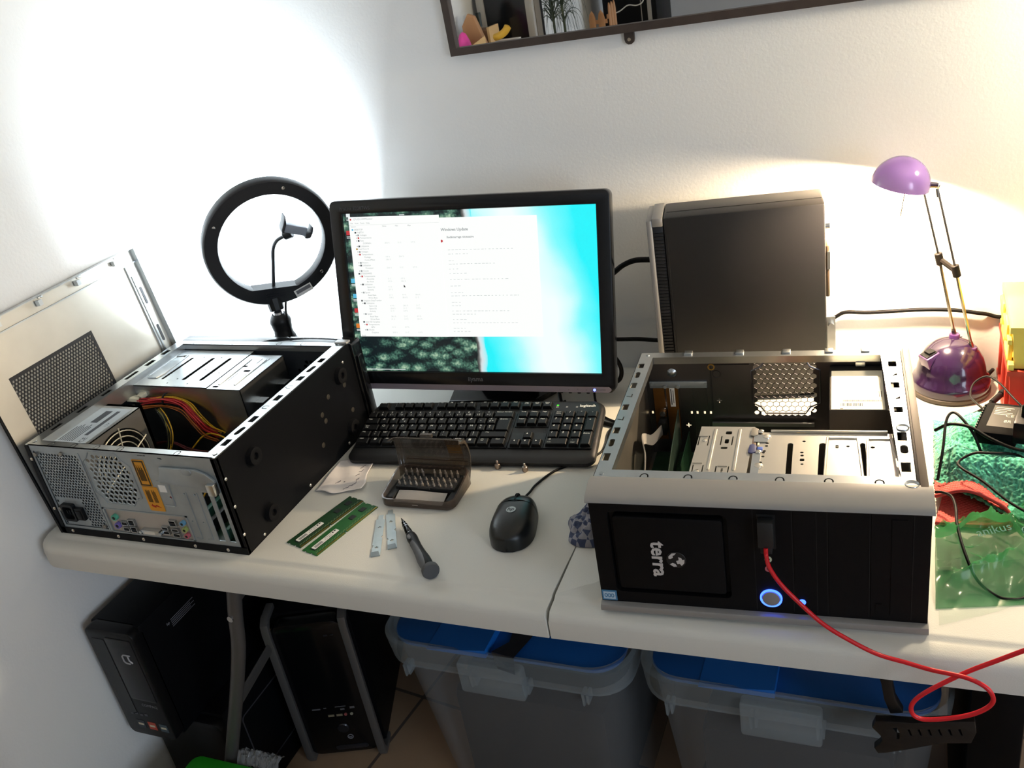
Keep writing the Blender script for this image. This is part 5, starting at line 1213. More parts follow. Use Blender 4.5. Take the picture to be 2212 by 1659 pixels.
# ---------------------------------------------------------------- right end of the table
def crates():
    red = mat('crate_red', '#b5382c', .4, trans=.1); yel = mat('crate_yellow', '#d9bb5a', .42)
    def bin_(nm, lab, m_, z0, z1, lip, lid):
        t = thing(nm, lab, 'storage bin', (.146, .548, z0))
        h = z1-z0; w, d = .20, .172
        m = MB()
        V = lambda i, z: [(i, i, z), (w-i, i, z), (w-i, d-i*.3, z), (i, d-i*.3, z)]
        rings = [V(.006, 0), V(.0, h-lip), V(-.004, h-lip), V(-.004, h), V(.003, h), V(.008, .004)]
        vs = [p for r_ in rings for p in r_]; fs = [[a*4+k, a*4+(k+1) % 4, a*4+4+(k+1) % 4, a*4+4+k] for a in range(5) for k in range(4)]+[[3, 2, 1, 0], [20, 21, 22, 23]]
        P1('body', m.add(vs, fs), m_, t, smooth=0)
        for y in (.02, .09, .15): P1('rib', MB().box(-.003, y-.006, .0, .003, y+.006, h-lip, bev=.001), m_, t)
        P1('base_rim', MB().box(-.003, -.002, 0, .005, d-.001, .010, bev=.001), m_, t)
        if lid:
            P1('lid', MB().box(-.002, -.002, h-.012, w, d, h+.0005, bev=.002).box(-.006, .0, h-.03, .0, d, h-.022, bev=.001), m_, t)
            for y in (.04, .12): P1('clip', MB().box(-.007, y-.02, h-.034, -.002, y+.02, h-.006, bev=.002), m_, t)
        return t
    bin_('storage_bin', 'red plastic storage bin on the table under the yellow one', red, .7402, .832, .008, False)
    bin_('storage_bin', 'yellow plastic storage bin stacked on the red one', yel, .8325, .905, .010, True)
crates()

def patch(nm, m_, c, zf, nu, nv, label, cat, thick=.003, disp=None, parent=None):
    c = [Vector(p) for p in c]
    def fn(a, b_):
        p = (c[0]*(1-a)+c[1]*a)*(1-b_)+(c[3]*(1-a)+c[2]*a)*b_
        v = Vector((p.x, p.y, zf(a, b_, p)))
        return disp(v, a, b_) if disp else v
    o = MB().grid(nu, nv, fn).build(nm, m_, parent, smooth=80)
    md = o.modifiers.new('thickness', 'SOLIDIFY'); md.thickness = thick; md.offset = -1
    if label: tag(o, label, cat)
    return o

def sm(x): x = max(0, min(1, x)); return x*x*(3-2*x)
def towels():
    # red mesh cloth lying flat underneath, folded at the near end
    rm = mat('mesh_red', '#c04a42', .75)
    def mesh_disp(k):
        def f(v, a, b_):
            u, w = (v.x*.8+v.y*.6)*k, (v.x*.6-v.y*.8)*k
            h = abs(math.sin(u))*abs(math.sin(w))
            v.z -= .0016*h; return v
        return f
    t = thing('mesh_cloth', 'red waffle mesh cloth lying folded under the green towel', 'cloth', (0, 0, 0))
    patch('lower_layer', rm, [(.0425, .262), (.132, .262), (.24, .52), (.090, .562)], lambda a, b_, p: .745+.002*math.sin(6*b_), 110, 170, None, None, .002, mesh_disp(700), t)
    def zf(a, b_, p): return .756+.018*math.sin(PI*min(1, a*1.05))**2*(1-.4*b_)+.006*(1-b_)
    patch('folded_layer', rm, [(.0425, .312), (.128, .285), (.145, .338), (.0425, .362)], zf, 110, 110, None, None, .002, mesh_disp(700), t)
    m = MB().tube(spline([(.043, .309, .757), (.08, .298, .777), (.115, .287, .770), (.131, .284, .757), (.133, .275, .750), (.120, .264, .747), (.08, .262, .746), (.043, .262, .746)], 8), .0028, 8)
    P1('hem', m, mat('hem_red', '#a83a38', .8), t, smooth=60)
    # thick green terry towel, heaped
    gm = bpy.data.materials.new('terry_green'); gm.use_nodes = True; nt = gm.node_tree; b = nt.nodes['Principled BSDF']; b.inputs['Roughness'].default_value = .95; b.inputs['Sheen Weight'].default_value = .4
    tc = nt.nodes.new('ShaderNodeTexCoord'); no = nt.nodes.new('ShaderNodeTexNoise'); no.inputs['Scale'].default_value = 260; r = nt.nodes.new('ShaderNodeValToRGB')
    r.color_ramp.elements[0].position = .35; r.color_ramp.elements[0].color = col('#1f7f68'); r.color_ramp.elements[1].position = .65; r.color_ramp.elements[1].color = col('#5cc3a4')
    nt.links.new(tc.outputs['Object'], no.inputs[0]); nt.links.new(no.outputs[0], r.inputs[0]); nt.links.new(r.outputs[0], b.inputs['Base Color'])
    def terry(v, a, b_):
        f = noise.noise(v*330)*.0016+noise.noise(v*170+Vector((5, 0, 0)))*.0018
        v.z += f; v.x += noise.noise(v*300+Vector((0, 9, 0)))*.0012; v.y += noise.noise(v*300+Vector((0, 0, 7)))*.0012
        return v
    def zt(a, b_, p):
        # a: left to right, b: near to far
        edge = min(1, 7*a)*min(1, 7*b_)*min(1, 6*(1-b_))
        hump = .050*math.exp(-((a-.28)/.22)**2-((b_-.70)/.30)**2)
        roll = .034*math.exp(-((b_-.26-.10*a)/.13)**2)*(0.75+.5*a)
        fold = .007*math.sin(9*a+5*b_)+.005*math.sin(15*b_-4*a)
        return .757+(hump+roll+fold+.010)*max(0, edge)**.6
    patch('green_towel', gm, [(.0420, .345), (.225, .215), (.27, .43), (.0420, .520)], zt, 210, 210, 'thick sea green terry towel heaped beside the silver edged tower', 'towel', .004, terry)
towels()

def plastic_bag():
    bm_ = bpy.data.materials.new('bag_film'); bm_.use_nodes = True; nt = bm_.node_tree; b = nt.nodes['Principled BSDF']
    b.inputs['Base Color'].default_value = col('#3f8a57'); b.inputs['Roughness'].default_value = .2; b.inputs['Alpha'].default_value = .24; b.inputs['Coat Weight'].default_value = .6
    tr = nt.nodes.new('ShaderNodeBsdfTranslucent'); tr.inputs[0].default_value = col('#59a96e'); mx = nt.nodes.new('ShaderNodeMixShader'); mx.inputs[0].default_value = .3
    o = nt.nodes['Material Output']; nt.links.new(b.outputs[0], mx.inputs[1]); nt.links.new(tr.outputs[0], mx.inputs[2]); nt.links.new(mx.outputs[0], o.inputs[0])
    def zf(a, b_, p):
        v = Vector((p.x*14, p.y*14, 3.1)); r_ = 1-abs(noise.noise(v)); r2 = 1-abs(noise.noise(v*2.3+Vector((3, 1, 0))))
        e = min(1, 5*b_)*min(1, 8*(1-a)+.3)
        return .7415+e*(.004+.034*r_**5+.014*r2**4)*sm(b_*1.6+.05)
    t = thing('plastic_bag', 'crumpled thin green plastic bag lying on the table end', 'bag', (0, 0, 0))
    patch('bag_sheet', bm_, [(.0415, .092), (.17, .125), (.22, .300), (.0415, .250)], zf, 90, 90, None, None, .0003, None, t)
    def zf2(a, b_, p): return .7410+.006*abs(noise.noise(Vector((p.x*22, p.y*22, 9))))
    patch('bag_sheet', mat('bag_film_thin', '#5fa873', .2, alpha=.07, coat=.6), [(.045, .062), (.13, .112), (.2, .22), (.045, .17)], zf2, 50, 50, None, None, .0003, None, t)
    m = MB().text('anikus', .017, frame((.108, .205, .783), (.93, .36, .1), (-.34, .9, .28), (0, -.29, .95))); m.tube([(.155+.016*math.cos(a), .205+.012*math.sin(a), .786) for a in [2*PI*k/20 for k in range(20)]], .0008, 5, closed=True)
    P1('print', m, mat('bag_print', '#1f5a52', .5), t, smooth=0)
plastic_bag()

def adapters():
    t = thing('power_adapter', 'black ribbed power adapter brick lying on the green towel', 'power adapter', (.128, .412, .806), (R(6), R(-4), R(-16)))
    P1('body', MB().box(-.026, -.038, -.0, .026, .038, .022, bev=.004), black_mat, t)
    m = MB()
    for k in range(11): m.box(-.0275, -.033+.006*k, .004, -.0255, -.030+.006*k, .0225)
    P1('ribs', m, black_pl, t, smooth=0)
    m = MB().box(-.014, -.022, .022, .020, .030, .0222); m.m(1)
    for k in range(5): m.box(-.011, .024-.004*k, .0222, .012-.004*(k % 3), .025-.004*k, .0223)
    m.text('CE', .009, T(.010, .006, .0224)).text('8R', .009, T(.010, -.008, .0224))
    P1('rating_label', m, [mat('label_black', '#26241f', .4), mat('label_ink', '#b8b3a6', .6)], t, smooth=0)
    t2 = thing('power_adapter', 'black plug-in power adapter with its pin standing up', 'power adapter', (.162, .382, .812), (0, 0, R(-12)))
    P1('body', MB().box(-.022, -.020, 0, .03, .026, .034, bev=.004), black_pl, t2)
    P1('pin', MB().cyl((-.012, .0, .033), (-.012, .0, .052), .003, n=10, bev=.001), chrome if False else black_gl, t2)
    t3 = thing('power_adapter', 'brownish black wall plug lying behind the ribbed adapter', 'power adapter', (.172, .487, .7535), (0, R(8), R(20)))
    P1('body', MB().box(-.022, -.018, 0, .03, .018, .034, bev=.003), mat('plug_brown', '#2c201a', .4), t3)
    # thin cables
    def cable(pts, r_, lab, nm='cable', m_=blk_wire, extra=None):
        t = thing(nm, lab, 'cable', pts[0])
        m = MB().tube(spline(pts, 8), r_, 8); m.bm.transform(T(*[-q for q in pts[0]])); P1('cord', m, m_, t, smooth=60)
        return t
    cable([(.043, .303, .7680), (.052, .297, .772), (.062, .280, .778), (.066, .25, .782), (.067, .215, .778), (.075, .175, .766), (.088, .148, .748), (.105, .130, .7425), (.122, .123, .7425), (.145, .135, .7425), (.19, .20, .746)], .0019, 'thin black cable curving over the green plastic bag to the table edge')
    cable([(.108, .452, .816), (.098, .475, .815), (.092, .51, .808), (.098, .545, .81), (.116, .56, .815), (.132, .54, .815), (.150, .50, .81), (.17, .47, .80)], .0016, 'thin black cable looping up in front of the lamp base')
    t = cable([(.088, .520, .765), (.105, .533, .766), (.118, .552, .766), (.128, .566, .768)], .0026, 'short black lead with a barrel plug in front of the lamp base')
    m = MB().cyl((.126, .563, .767), (.140, .585, .770), .0048, n=12, bev=.001).cyl((.140, .585, .770), (.145, .593, .771), .0058, n=12, bev=.001); m.bm.transform(T(-.088, -.520, -.765)); P1('barrel_plug', m, black_pl, t)
    cable([(.0420, .405, .806), (.06, .395, .823), (.085, .385, .826), (.11, .37, .818), (.14, .355, .812), (.18, .345, .81)], .0024, 'straight black cable lying across the green towel from the tower')
    cable([(.046, .335, .766), (.052, .365, .800), (.056, .40, .826), (.065, .41, .834), (.078, .395, .830), (.092, .378, .815), (.102, .37, .790)], .0020, 'black cable arching from the red cloth over the green towel')
    cable([(.165, .365, .775), (.145, .358, .800), (.11, .350, .806), (.09, .352, .803), (.072, .345, .793), (.075, .325, .795), (.10, .30, .792), (.13, .265, .785), (.16, .24, .782), (.20, .22, .775)], .0019, 'thin black cable running across the red mesh cloth')
adapters()

# red network style cable from the front socket, looping over the table edge
def red_cable():
    t = thing('usb_cable', 'bright red cable plugged into the tower front and looping over the table edge', 'cable', (-.145, .022, .85))
    O = Vector((-.145, .022, .85))
    pts = [(-.1445, .024, .862), (-.1440, .022, .852), (-.139, .010, .845), (-.125, .0, .830), (-.101, -.004, .805), (-.078, -.008, .785), (-.050, -.010, .768), (-.020, -.010, .7525), (.010, -.012, .7475), (.035, -.018, .7475), (.071, -.030, .754), (.092, -.034, .745), (.096, -.034, .725), (.074, -.034, .703), (.032, -.034, .687), (.017, -.034, .696), (.024, -.030, .716), (.064, -.022, .749), (.10, -.020, .776), (.14, -.02, .806), (.20, -.02, .845)]
    m = MB().tube(spline(pts, 8), .0026, 10); m.bm.transform(T(*-O)); P1('cord', m, mat('cord_red', '#c21420', .35), t, smooth=60)
    M_ = T(*-O) @ T(-.357, .024, .74) @ RZ(4)
    m = MB().box(.2030, -.0150, .1215, .2212, -.0012, .157, bev=.0015).box(.2055, -.013, .112, .2190, -.003, .122, bev=.001); m.bm.transform(M_); P1('plug', m, mat('plug_charcoal', '#191a1b', .5), t)
red_cable()

# cables behind the monitor and on the wall
def loose_cables():
    def cable(nm, pts, r_, lab):
        t = thing(nm, lab, 'cable', pts[0])
        m = MB().tube(spline(pts, 8), r_, 8); m.bm.transform(T(*[-q for q in pts[0]])); P1('cord', m, blk_wire, t, smooth=60)
    cable('cable', [(-.150, .712, .80), (-.130, .716, .832), (-.112, .719, .847), (-.097, .7195, .853), (-.059, .720, .852), (.022, .720, .857), (.072, .720, .856), (.107, .720, .851), (.125, .7245, .846), (.137, .7250, .842), (.16, .7250, .84)], .0034, 'black cord running along the wall between the slim desktop and the storage bins')
    cable('cable', [(-.60, .635, .90), (-.54, .655, .925), (-.495, .662, .958), (-.476, .662, .972), (-.453, .662, .981), (-.424, .662, .982), (-.40, .69, .97), (-.385, .715, .93), (-.38, .718, .80)], .0052, 'thick black cable arching from the monitor to behind the slim desktop, upper one')
    cable('cable', [(-.62, .66, .82), (-.56, .685, .813), (-.518, .69, .810), (-.47, .69, .811), (-.427, .69, .809), (-.38, .719, .80), (-.34, .719, .79)], .0042, 'black cable running level from the monitor to behind the slim desktop, lower one')
    cable('cable', [(-.52, .61, .83), (-.498, .61, .815), (-.486, .61, .79), (-.492, .61, .765), (-.52, .615, .75), (-.56, .62, .7465)], .0042, 'black cord looping out behind the right edge of the monitor')
    cable('cable', [(-.60, .60, .80), (-.595, .56, .762), (-.575, .53, .7442), (-.53, .50, .7442), (-.45, .475, .7442), (-.41, .47, .7442)], .0034, 'black cord running over the table under the right half of the monitor')
    cable('cable', [(-.54, .62, .79), (-.53, .57, .755), (-.515, .54, .7428), (-.49, .505, .7428), (-.45, .49, .7428), (-.405, .50, .7428)], .0022, 'thin black lead crossing the table toward the silver edged tower')
    cable('cable', [(-.735, .62, .79), (-.745, .585, .76), (-.74, .555, .7445), (-.70, .535, .7435), (-.62, .525, .7435), (-.585, .56, .7435)], .0024, 'thin black lead lying in front of the monitor foot')
loose_cables()

# ---------------------------------------------------------------- under the table
def under():
    # slim tower against the left wall
    t = thing('computer_tower', 'slim black computer tower under the table, stood against the left wall on another tower', 'computer', (-1.379, .018, .2705))
    W_, D_, H_ = .116, .36, .268
    P1('body', MB().box(0, .02, 0, W_, D_, H_, bev=.004), black_case, t)
    fr = [rrect(0, 0, W_, H_, .014, 5)]
    P1('front_bezel', MB().prism(rrect(0, 0, W_, H_, .014, 5), 0, .03, M=FXZ, bev=.004), mat('bezel_charcoal', '#0d0d0f', .38, spec=.3), t)
    P1('drive_door', MB().prism(rrect(.046, .10, .108, .252, .004), -.0012, .004, M=FXZ, bev=.0005), mat('door_charcoal', '#151417', .3, spec=.35), t)
    P1('side_vent', MB().prism(rrect(.012, .06, .042, .245, .003), -.0006, .004, M=FXZ), mat('vent_gloss', '#0b0c0f', .25), t)
    m = MB().tube([(.094, -.0018, .216), (.078, -.0018, .216), (.074, -.0018, .212), (.074, -.0018, .200), (.078, -.0018, .196), (.088, -.0018, .196)], .0016, 6).tube([(.088, -.0018, .216), (.088, -.0018, .204), (.094, -.0018, .198)], .0016, 6)
    P1('logo', m, mat('logo_pale', '#a9a9ae', .4, .3), t)
    P1('lettering', MB().text('COMPAQ', .009, frame((.085, -.0013, .088), (1, 0, 0), (0, 0, 1), (0, -1, 0))), mat('logo_dim2', '#7d7d84', .5), t, smooth=0)
    for k, (c, nm) in enumerate((('#35383f', 'chip_sticker'), ('#b2432f', 'sticker_red2'), ('#3d4c55', 'sticker_slate'))):
        m = MB().prism(rect(.030+.028*k, .022, .049+.028*k, .041), -.0006, .002, M=FXZ); m.m(1).box(.033+.028*k, -.0008, .029, .046+.028*k, -.0005, .034)
        P1('sticker', m, [mat(nm, c, .5), mat('sticker_light', '#c9c0a8', .5)], t, smooth=0)
    m = MB()
    for k in range(4): m.box(.024+.012*k, -.0006, .055+.002*(k % 2), .031+.012*k, .001, .060+.002*(k % 2))
    P1('front_ports', m, mat('port_grey', '#4a4a50', .5), t, smooth=0)
    m = MB(); m.M = frame((W_+.0004, .12, .225), (0, 1, 0), (0, 0, 1), (1, 0, 0))
    for k in range(5): m.box(-.03, -.004*k, 0, .035-.01*(k % 2), -.004*k+.0012, .0003)
    m.text('hp', .008, T(-.038, -.002, .0002)); P1('side_label', m, mat('logo_dim2', '#7d7d84'), t, smooth=0)
    # tower underneath it
    t = thing('computer_tower', 'wider black computer tower on the floor under the slim one', 'computer', (-1.382, .075, .0))
    P1('body', MB().box(0, .02, .004, .165, .25, .270, bev=.004), black_case, t)
    P1('front_bezel', MB().prism(rrect(-.006, .0, .171, .262, .02, 5), 0, .03, M=FXZ, bev=.006), mat('bezel_charcoal', '#17171a'), t)
    P1('badge', MB().tube([(.085+.022*math.cos(a), -.001, .14+.014*math.sin(a)) for a in [2*PI*k/24 for k in range(24)]], .0012, 6, closed=True), mat('badge_smoke', '#3b3b40', .4), t)
    P1('side_window', MB().prism(rrect(.06, .06, .23, .22, .01), 0, .0008, [rrect(.063, .063, .227, .217, .009)], T(.165, 0, 0) @ FYZ), mat('badge_smoke', '#3b3b40'), t, smooth=0)
    # black tower with silver edges
    t = thing('computer_tower', 'black computer tower with two silver edge strips on the floor under the table', 'computer', (-1.178, .232, .0), (0, 0, R(20)))
    W_, D_, H_ = .175, .38, .400
    P1('body', MB().box(.006, .03, .004, W_-.006, D_, H_-.012, bev=.003), black_case, t)
    fb = MB()
    n = 16; prf = [(0, 0.02)]+[(-.012*math.sin(PI*k/n), .02+(H_-.04)*k/n) for k in range(n+1)]
    fb.prism(rrect(.014, .018, W_-.014, H_-.018, .02, 6), -.006, .035, M=FXZ, bev=.006)
    P1('front_panel', fb, mat('front_gloss', '#08090b', .2), t)
    for x in (.0, W_-.016):
        pts = [(x, .05, H_), (x, .006, H_), (x, -.010, H_-.010), (x, -.014, H_-.03), (x, -.014, .02), (x, -.006, .004), (x, .02, 0), (x, .05, 0)]
        q = [(y, z) for _, y, z in pts]; inn = [(.05, H_-.012), (.012, H_-.012), (.0, H_-.022), (-.003, H_-.04), (-.003, .03), (.006, .014), (.022, .010), (.05, .010)]
        P1('silver_strip', MB().prism(q+inn[::-1], x, x+.016, M=FYZ, bev=.0015), mat('strip_silver', '#6a6968', .35, .5), t, smooth=40)
    for k in range(2): P1('usb_port', MB().box(.075+.018*k, -.0075, .128, .088+.018*k, -.005, .133), mat('port_pale', '#9a9078', .4, .5), t, smooth=0)
    for k, (c, nm) in enumerate((('#8d4a48', 'jack_dull_red'), ('#8d8a78', 'jack_dull_green'))): P1('audio_jack', MB().cyl((.113+.013*k, -.004, .131), (.113+.013*k, -.008, .131), .0034, n=12), mat(nm, c, .4), t)
    m = MB().box(.045, -.007, .150, .063, -.005, .153).box(.07, -.007, .152, .076, -.005, .154).box(.095, -.007, .153, .118, -.005, .1545).box(.105, -.007, .144, .114, -.005, .148).box(.126, -.007, .146, .136, -.005, .151)
    P1('card_slots', m, mat('slot_grey', '#6a6a6e', .4, .3), t, smooth=0)
    P1('power_button', MB().cyl((.098, -.003, .092), (.098, -.009, .092), .013, n=28, bev=.002), mat('button_dark', '#2c2c30', .25, .5), t)
    P1('logo', MB().lathe([(.0065, 0), (.0065, .001), (.005, .001), (.005, 0)], 20, T(.108, -.0065, .066) @ RX(90)).text('hp', .007, frame((.108, -.0075, .066), (1, 0, 0), (0, 0, 1), (0, -1, 0))), mat('logo_dim2', '#7d7d84'), t, smooth=0)
    P1('front_slot', MB().prism(slot(.075, .036, .135, .036, .006), -.0075, 0, M=FXZ, bev=.001), mat('slot_charcoal', '#222226', .3), t)
    P1('lettering', MB().box(.12, -.0068, .345, .128, -.0055, .349).box(.133, -.0068, .346, .14, -.0055, .348), mat('slot_charcoal', '#222226'), t, smooth=0)
    # green boxed thing, film, cardboard at the bottom of the view
    t = thing('plastic_tub', 'bright green plastic tub on the floor by the table leg', 'tub', (-1.158, -.075, 0))
    P1('body', MB().box(-.078, -.09, 0, .078, .10, .215, bev=.01), mat('tub_green_dark', '#145c16', .5), t)
    P1('lid', MB().prism(rrect(-.086, -.10, .086, .104, .02), .2155, .2325, bev=.005), mat('tub_green', '#1c8a1a', .45), t)
    def film(a, b_):
        x = -1.245+.165*a; y = .032+.035*b_-.0
        return (x, y, .150+.055*math.sin(PI*(.15+.7*b_))+.012*noise.noise(Vector((a*14, b_*5, 1)))+.006*noise.noise(Vector((a*40, b_*12, 4))))
    o = MB().grid(50, 10, lambda a, b_: (-1.150+.095*a, .033+.030*b_, .210+.032*math.sin(PI*(.15+.6*b_))+.008*noise.noise(Vector((a*14, b_*5, 1)))+.006*noise.noise(Vector((a*40, b_*12, 4))))).build('plastic_film', mat('clear_film', '#c9cdd0', .15, alpha=.28, coat=.8), None, smooth=80)
    tag(o, 'crinkled clear plastic film bunched behind the green tub', 'plastic film')
    o = MB().box(-1.055, -.02, 0, -.985, .085, .165, bev=.001).build('cardboard_box', mat('cardboard', '#8a6a48', .85), None); tag(o, 'plain brown cardboard box on the floor beside the green tub', 'box')
under()

def storage_bin(loc, w, d, h, label, hang, seed):
    t = thing('storage_bin', label, 'storage bin', loc)
    cl = mat('bin_clear', '#8d9296', .32, alpha=.26, spec=.5)
    rm = mat('bin_rim', '#98a4aa', .3, alpha=.30, spec=.5)
    def ring(i, z, r_=.06, bow=0.):
        o = []
        for x, y in rrect(i, i, w-i, d-i, r_, 6):
            o.append((x, y-(bow*(1-((x-w/2)/(w/2))**2) if y < .02+i else 0), z))
        return o
    def loft(rings, cap0=True):
        n = len(rings[0]); vs = [p for r_ in rings for p in r_]
        fs = [[a*n+k, a*n+(k+1) % n, (a+1)*n+(k+1) % n, (a+1)*n+k] for a in range(len(rings)-1) for k in range(n)]
        if cap0: fs.append(list(range(n))[::-1])
        return vs, fs
    hz = h-.055
    P1('body', MB().add(*loft([ring(.055, .0), ring(.050, .01), ring(.016, hz)])), cl, t, smooth=50)
    P1('rim', MB().add(*loft([ring(.006, hz), ring(.002, hz), ring(-.002, h-.006), ring(.003, h), ring(.010, h-.002), ring(.014, h-.012)], False)), rm, t, smooth=40)
    lw = mat('lid_blue', '#0d4f94', .45)
    P1('lid', MB().prism(rrect(.015, .015, w-.015, d-.015, .05, 6), h-.020, h-.010, bev=.003), lw, t)
    m = MB()
    def wedge(x0, x1, y0, y1, z0, za, zb): return [(x0, y0, z0), (x1, y0, z0), (x1, y1, z0), (x0, y1, z0), (x0, y0, za), (x1, y0, zb), (x1, y1, zb), (x0, y1, za)], [[3, 2, 1, 0], [4, 5, 6, 7], [0, 1, 5, 4], [1, 2, 6, 5], [2, 3, 7, 6], [3, 0, 4, 7]]
    m.add(*wedge(.10, w*.47, .004, .09, h-.010, h-.009, h+.006))
    P1('lid_ridge', m, mat('lid_blue_light', '#1260b4', .4), t, smooth=0)
    if not hang: P1('tape_patch', MB().add([(w*.49, .010, h+.0012), (w*.585, .004, h+.0012), (w*.60, .05, h-.006), (w*.62, .09, h-.006), (w*.52, .085, h-.006), (w*.53, .045, h-.006)], [[0, 1, 2, 3, 4, 5]]).add([(w*.49, .010, h+.0008), (w*.585, .004, h+.0008), (w*.585, -.003, h-.03), (w*.52, -.003, h-.022)], [[0, 1, 2, 3]]), mat('patch_charcoal', '#1b1b20', .6), t, smooth=0)
    P1('latch', MB().prism(rrect(w*.36, h-.078, w*.62, h-.012, .006), -.014, .006, M=FXZ, bev=.003), rm, t)
    for x in (w*.10, w*.385, w*.60, w*.83):
        P1('rib', MB().prism([(x, hz-.025), (x+.003, hz-.025), (x+.004, hz), (x-.001, hz)], .001, .02, M=FXZ), rm, t, smooth=0)
        P1('rib', MB().prism([(x+.008, hz-.02), (x+.011, hz-.02), (x+.012, hz), (x+.007, hz)], .001, .02, M=FXZ), rm, t, smooth=0)
    # dark goods showing through the walls
    rd = random.Random(seed)
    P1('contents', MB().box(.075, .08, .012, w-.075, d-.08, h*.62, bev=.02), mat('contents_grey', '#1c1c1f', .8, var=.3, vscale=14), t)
    return t
storage_bin((-.845, .150, 0), .453, .52, .485, 'clear storage bin with a blue lid and dark tape patch, under the table middle', False, 1)
b2 = storage_bin((-.379, .160, 0), .455, .52, .485, 'clear storage bin with a blue lid, under the right half of the table', True, 2)
o = MB().box(.095, .19, .0, .165, .62, .56, bev=.006).build('black_cabinet', black_case, None); tag(o, 'plain black box standing on the floor right of the storage bins', 'box')

def strap():
    t = thing('plastic_bracket', 'black plastic bracket with a notched strip hanging in front of the right storage bin', 'bracket', (-.004, .128, .6))
    O = T(.004, -.128, -.6)
    def pr(out, y0, y1, holes=()): m = MB(); m.prism(out, y0, y1, holes, FXZ, bev=.0015); m.bm.transform(O); return m
    bm2 = mat('bracket_black', '#0e0e10', .4)
    P1('pad', pr([(-.046+.040*math.cos(2*PI*k/24)+.002, .628+.024*math.sin(2*PI*k/24)) for k in range(24)]+[], .112, .124), bm2, t)
    P1('stalk', pr([(-.026, .618), (-.004, .622), (-.004, .59), (.0, .565), (.010, .543), (-.006, .538), (-.014, .562), (-.018, .59)], .108, .122), bm2, t)
    out = [(-.028, .520), (-.024, .533), (-.006, .537), (.02, .540), (.06, .552), (.094, .560), (.097, .540), (.092, .520), (.06, .512), (.02, .492), (-.01, .476), (-.020, .473), (-.025, .482), (-.018, .492), (-.015, .500), (-.018, .508)]
    hl = [[(-.002, .525), (.002, .527), (.006, .518), (.006, .507), (.003, .507), (.003, .517)]]+[[(.016+.012*k, .526+.003*k), (.018+.012*k, .527+.003*k), (.021+.012*k, .517+.003*k), (.0195+.012*k, .517+.003*k)] for k in range(6)]
    P1('notched_strip', pr(out, .096, .108, hl), bm2, t)
strap()

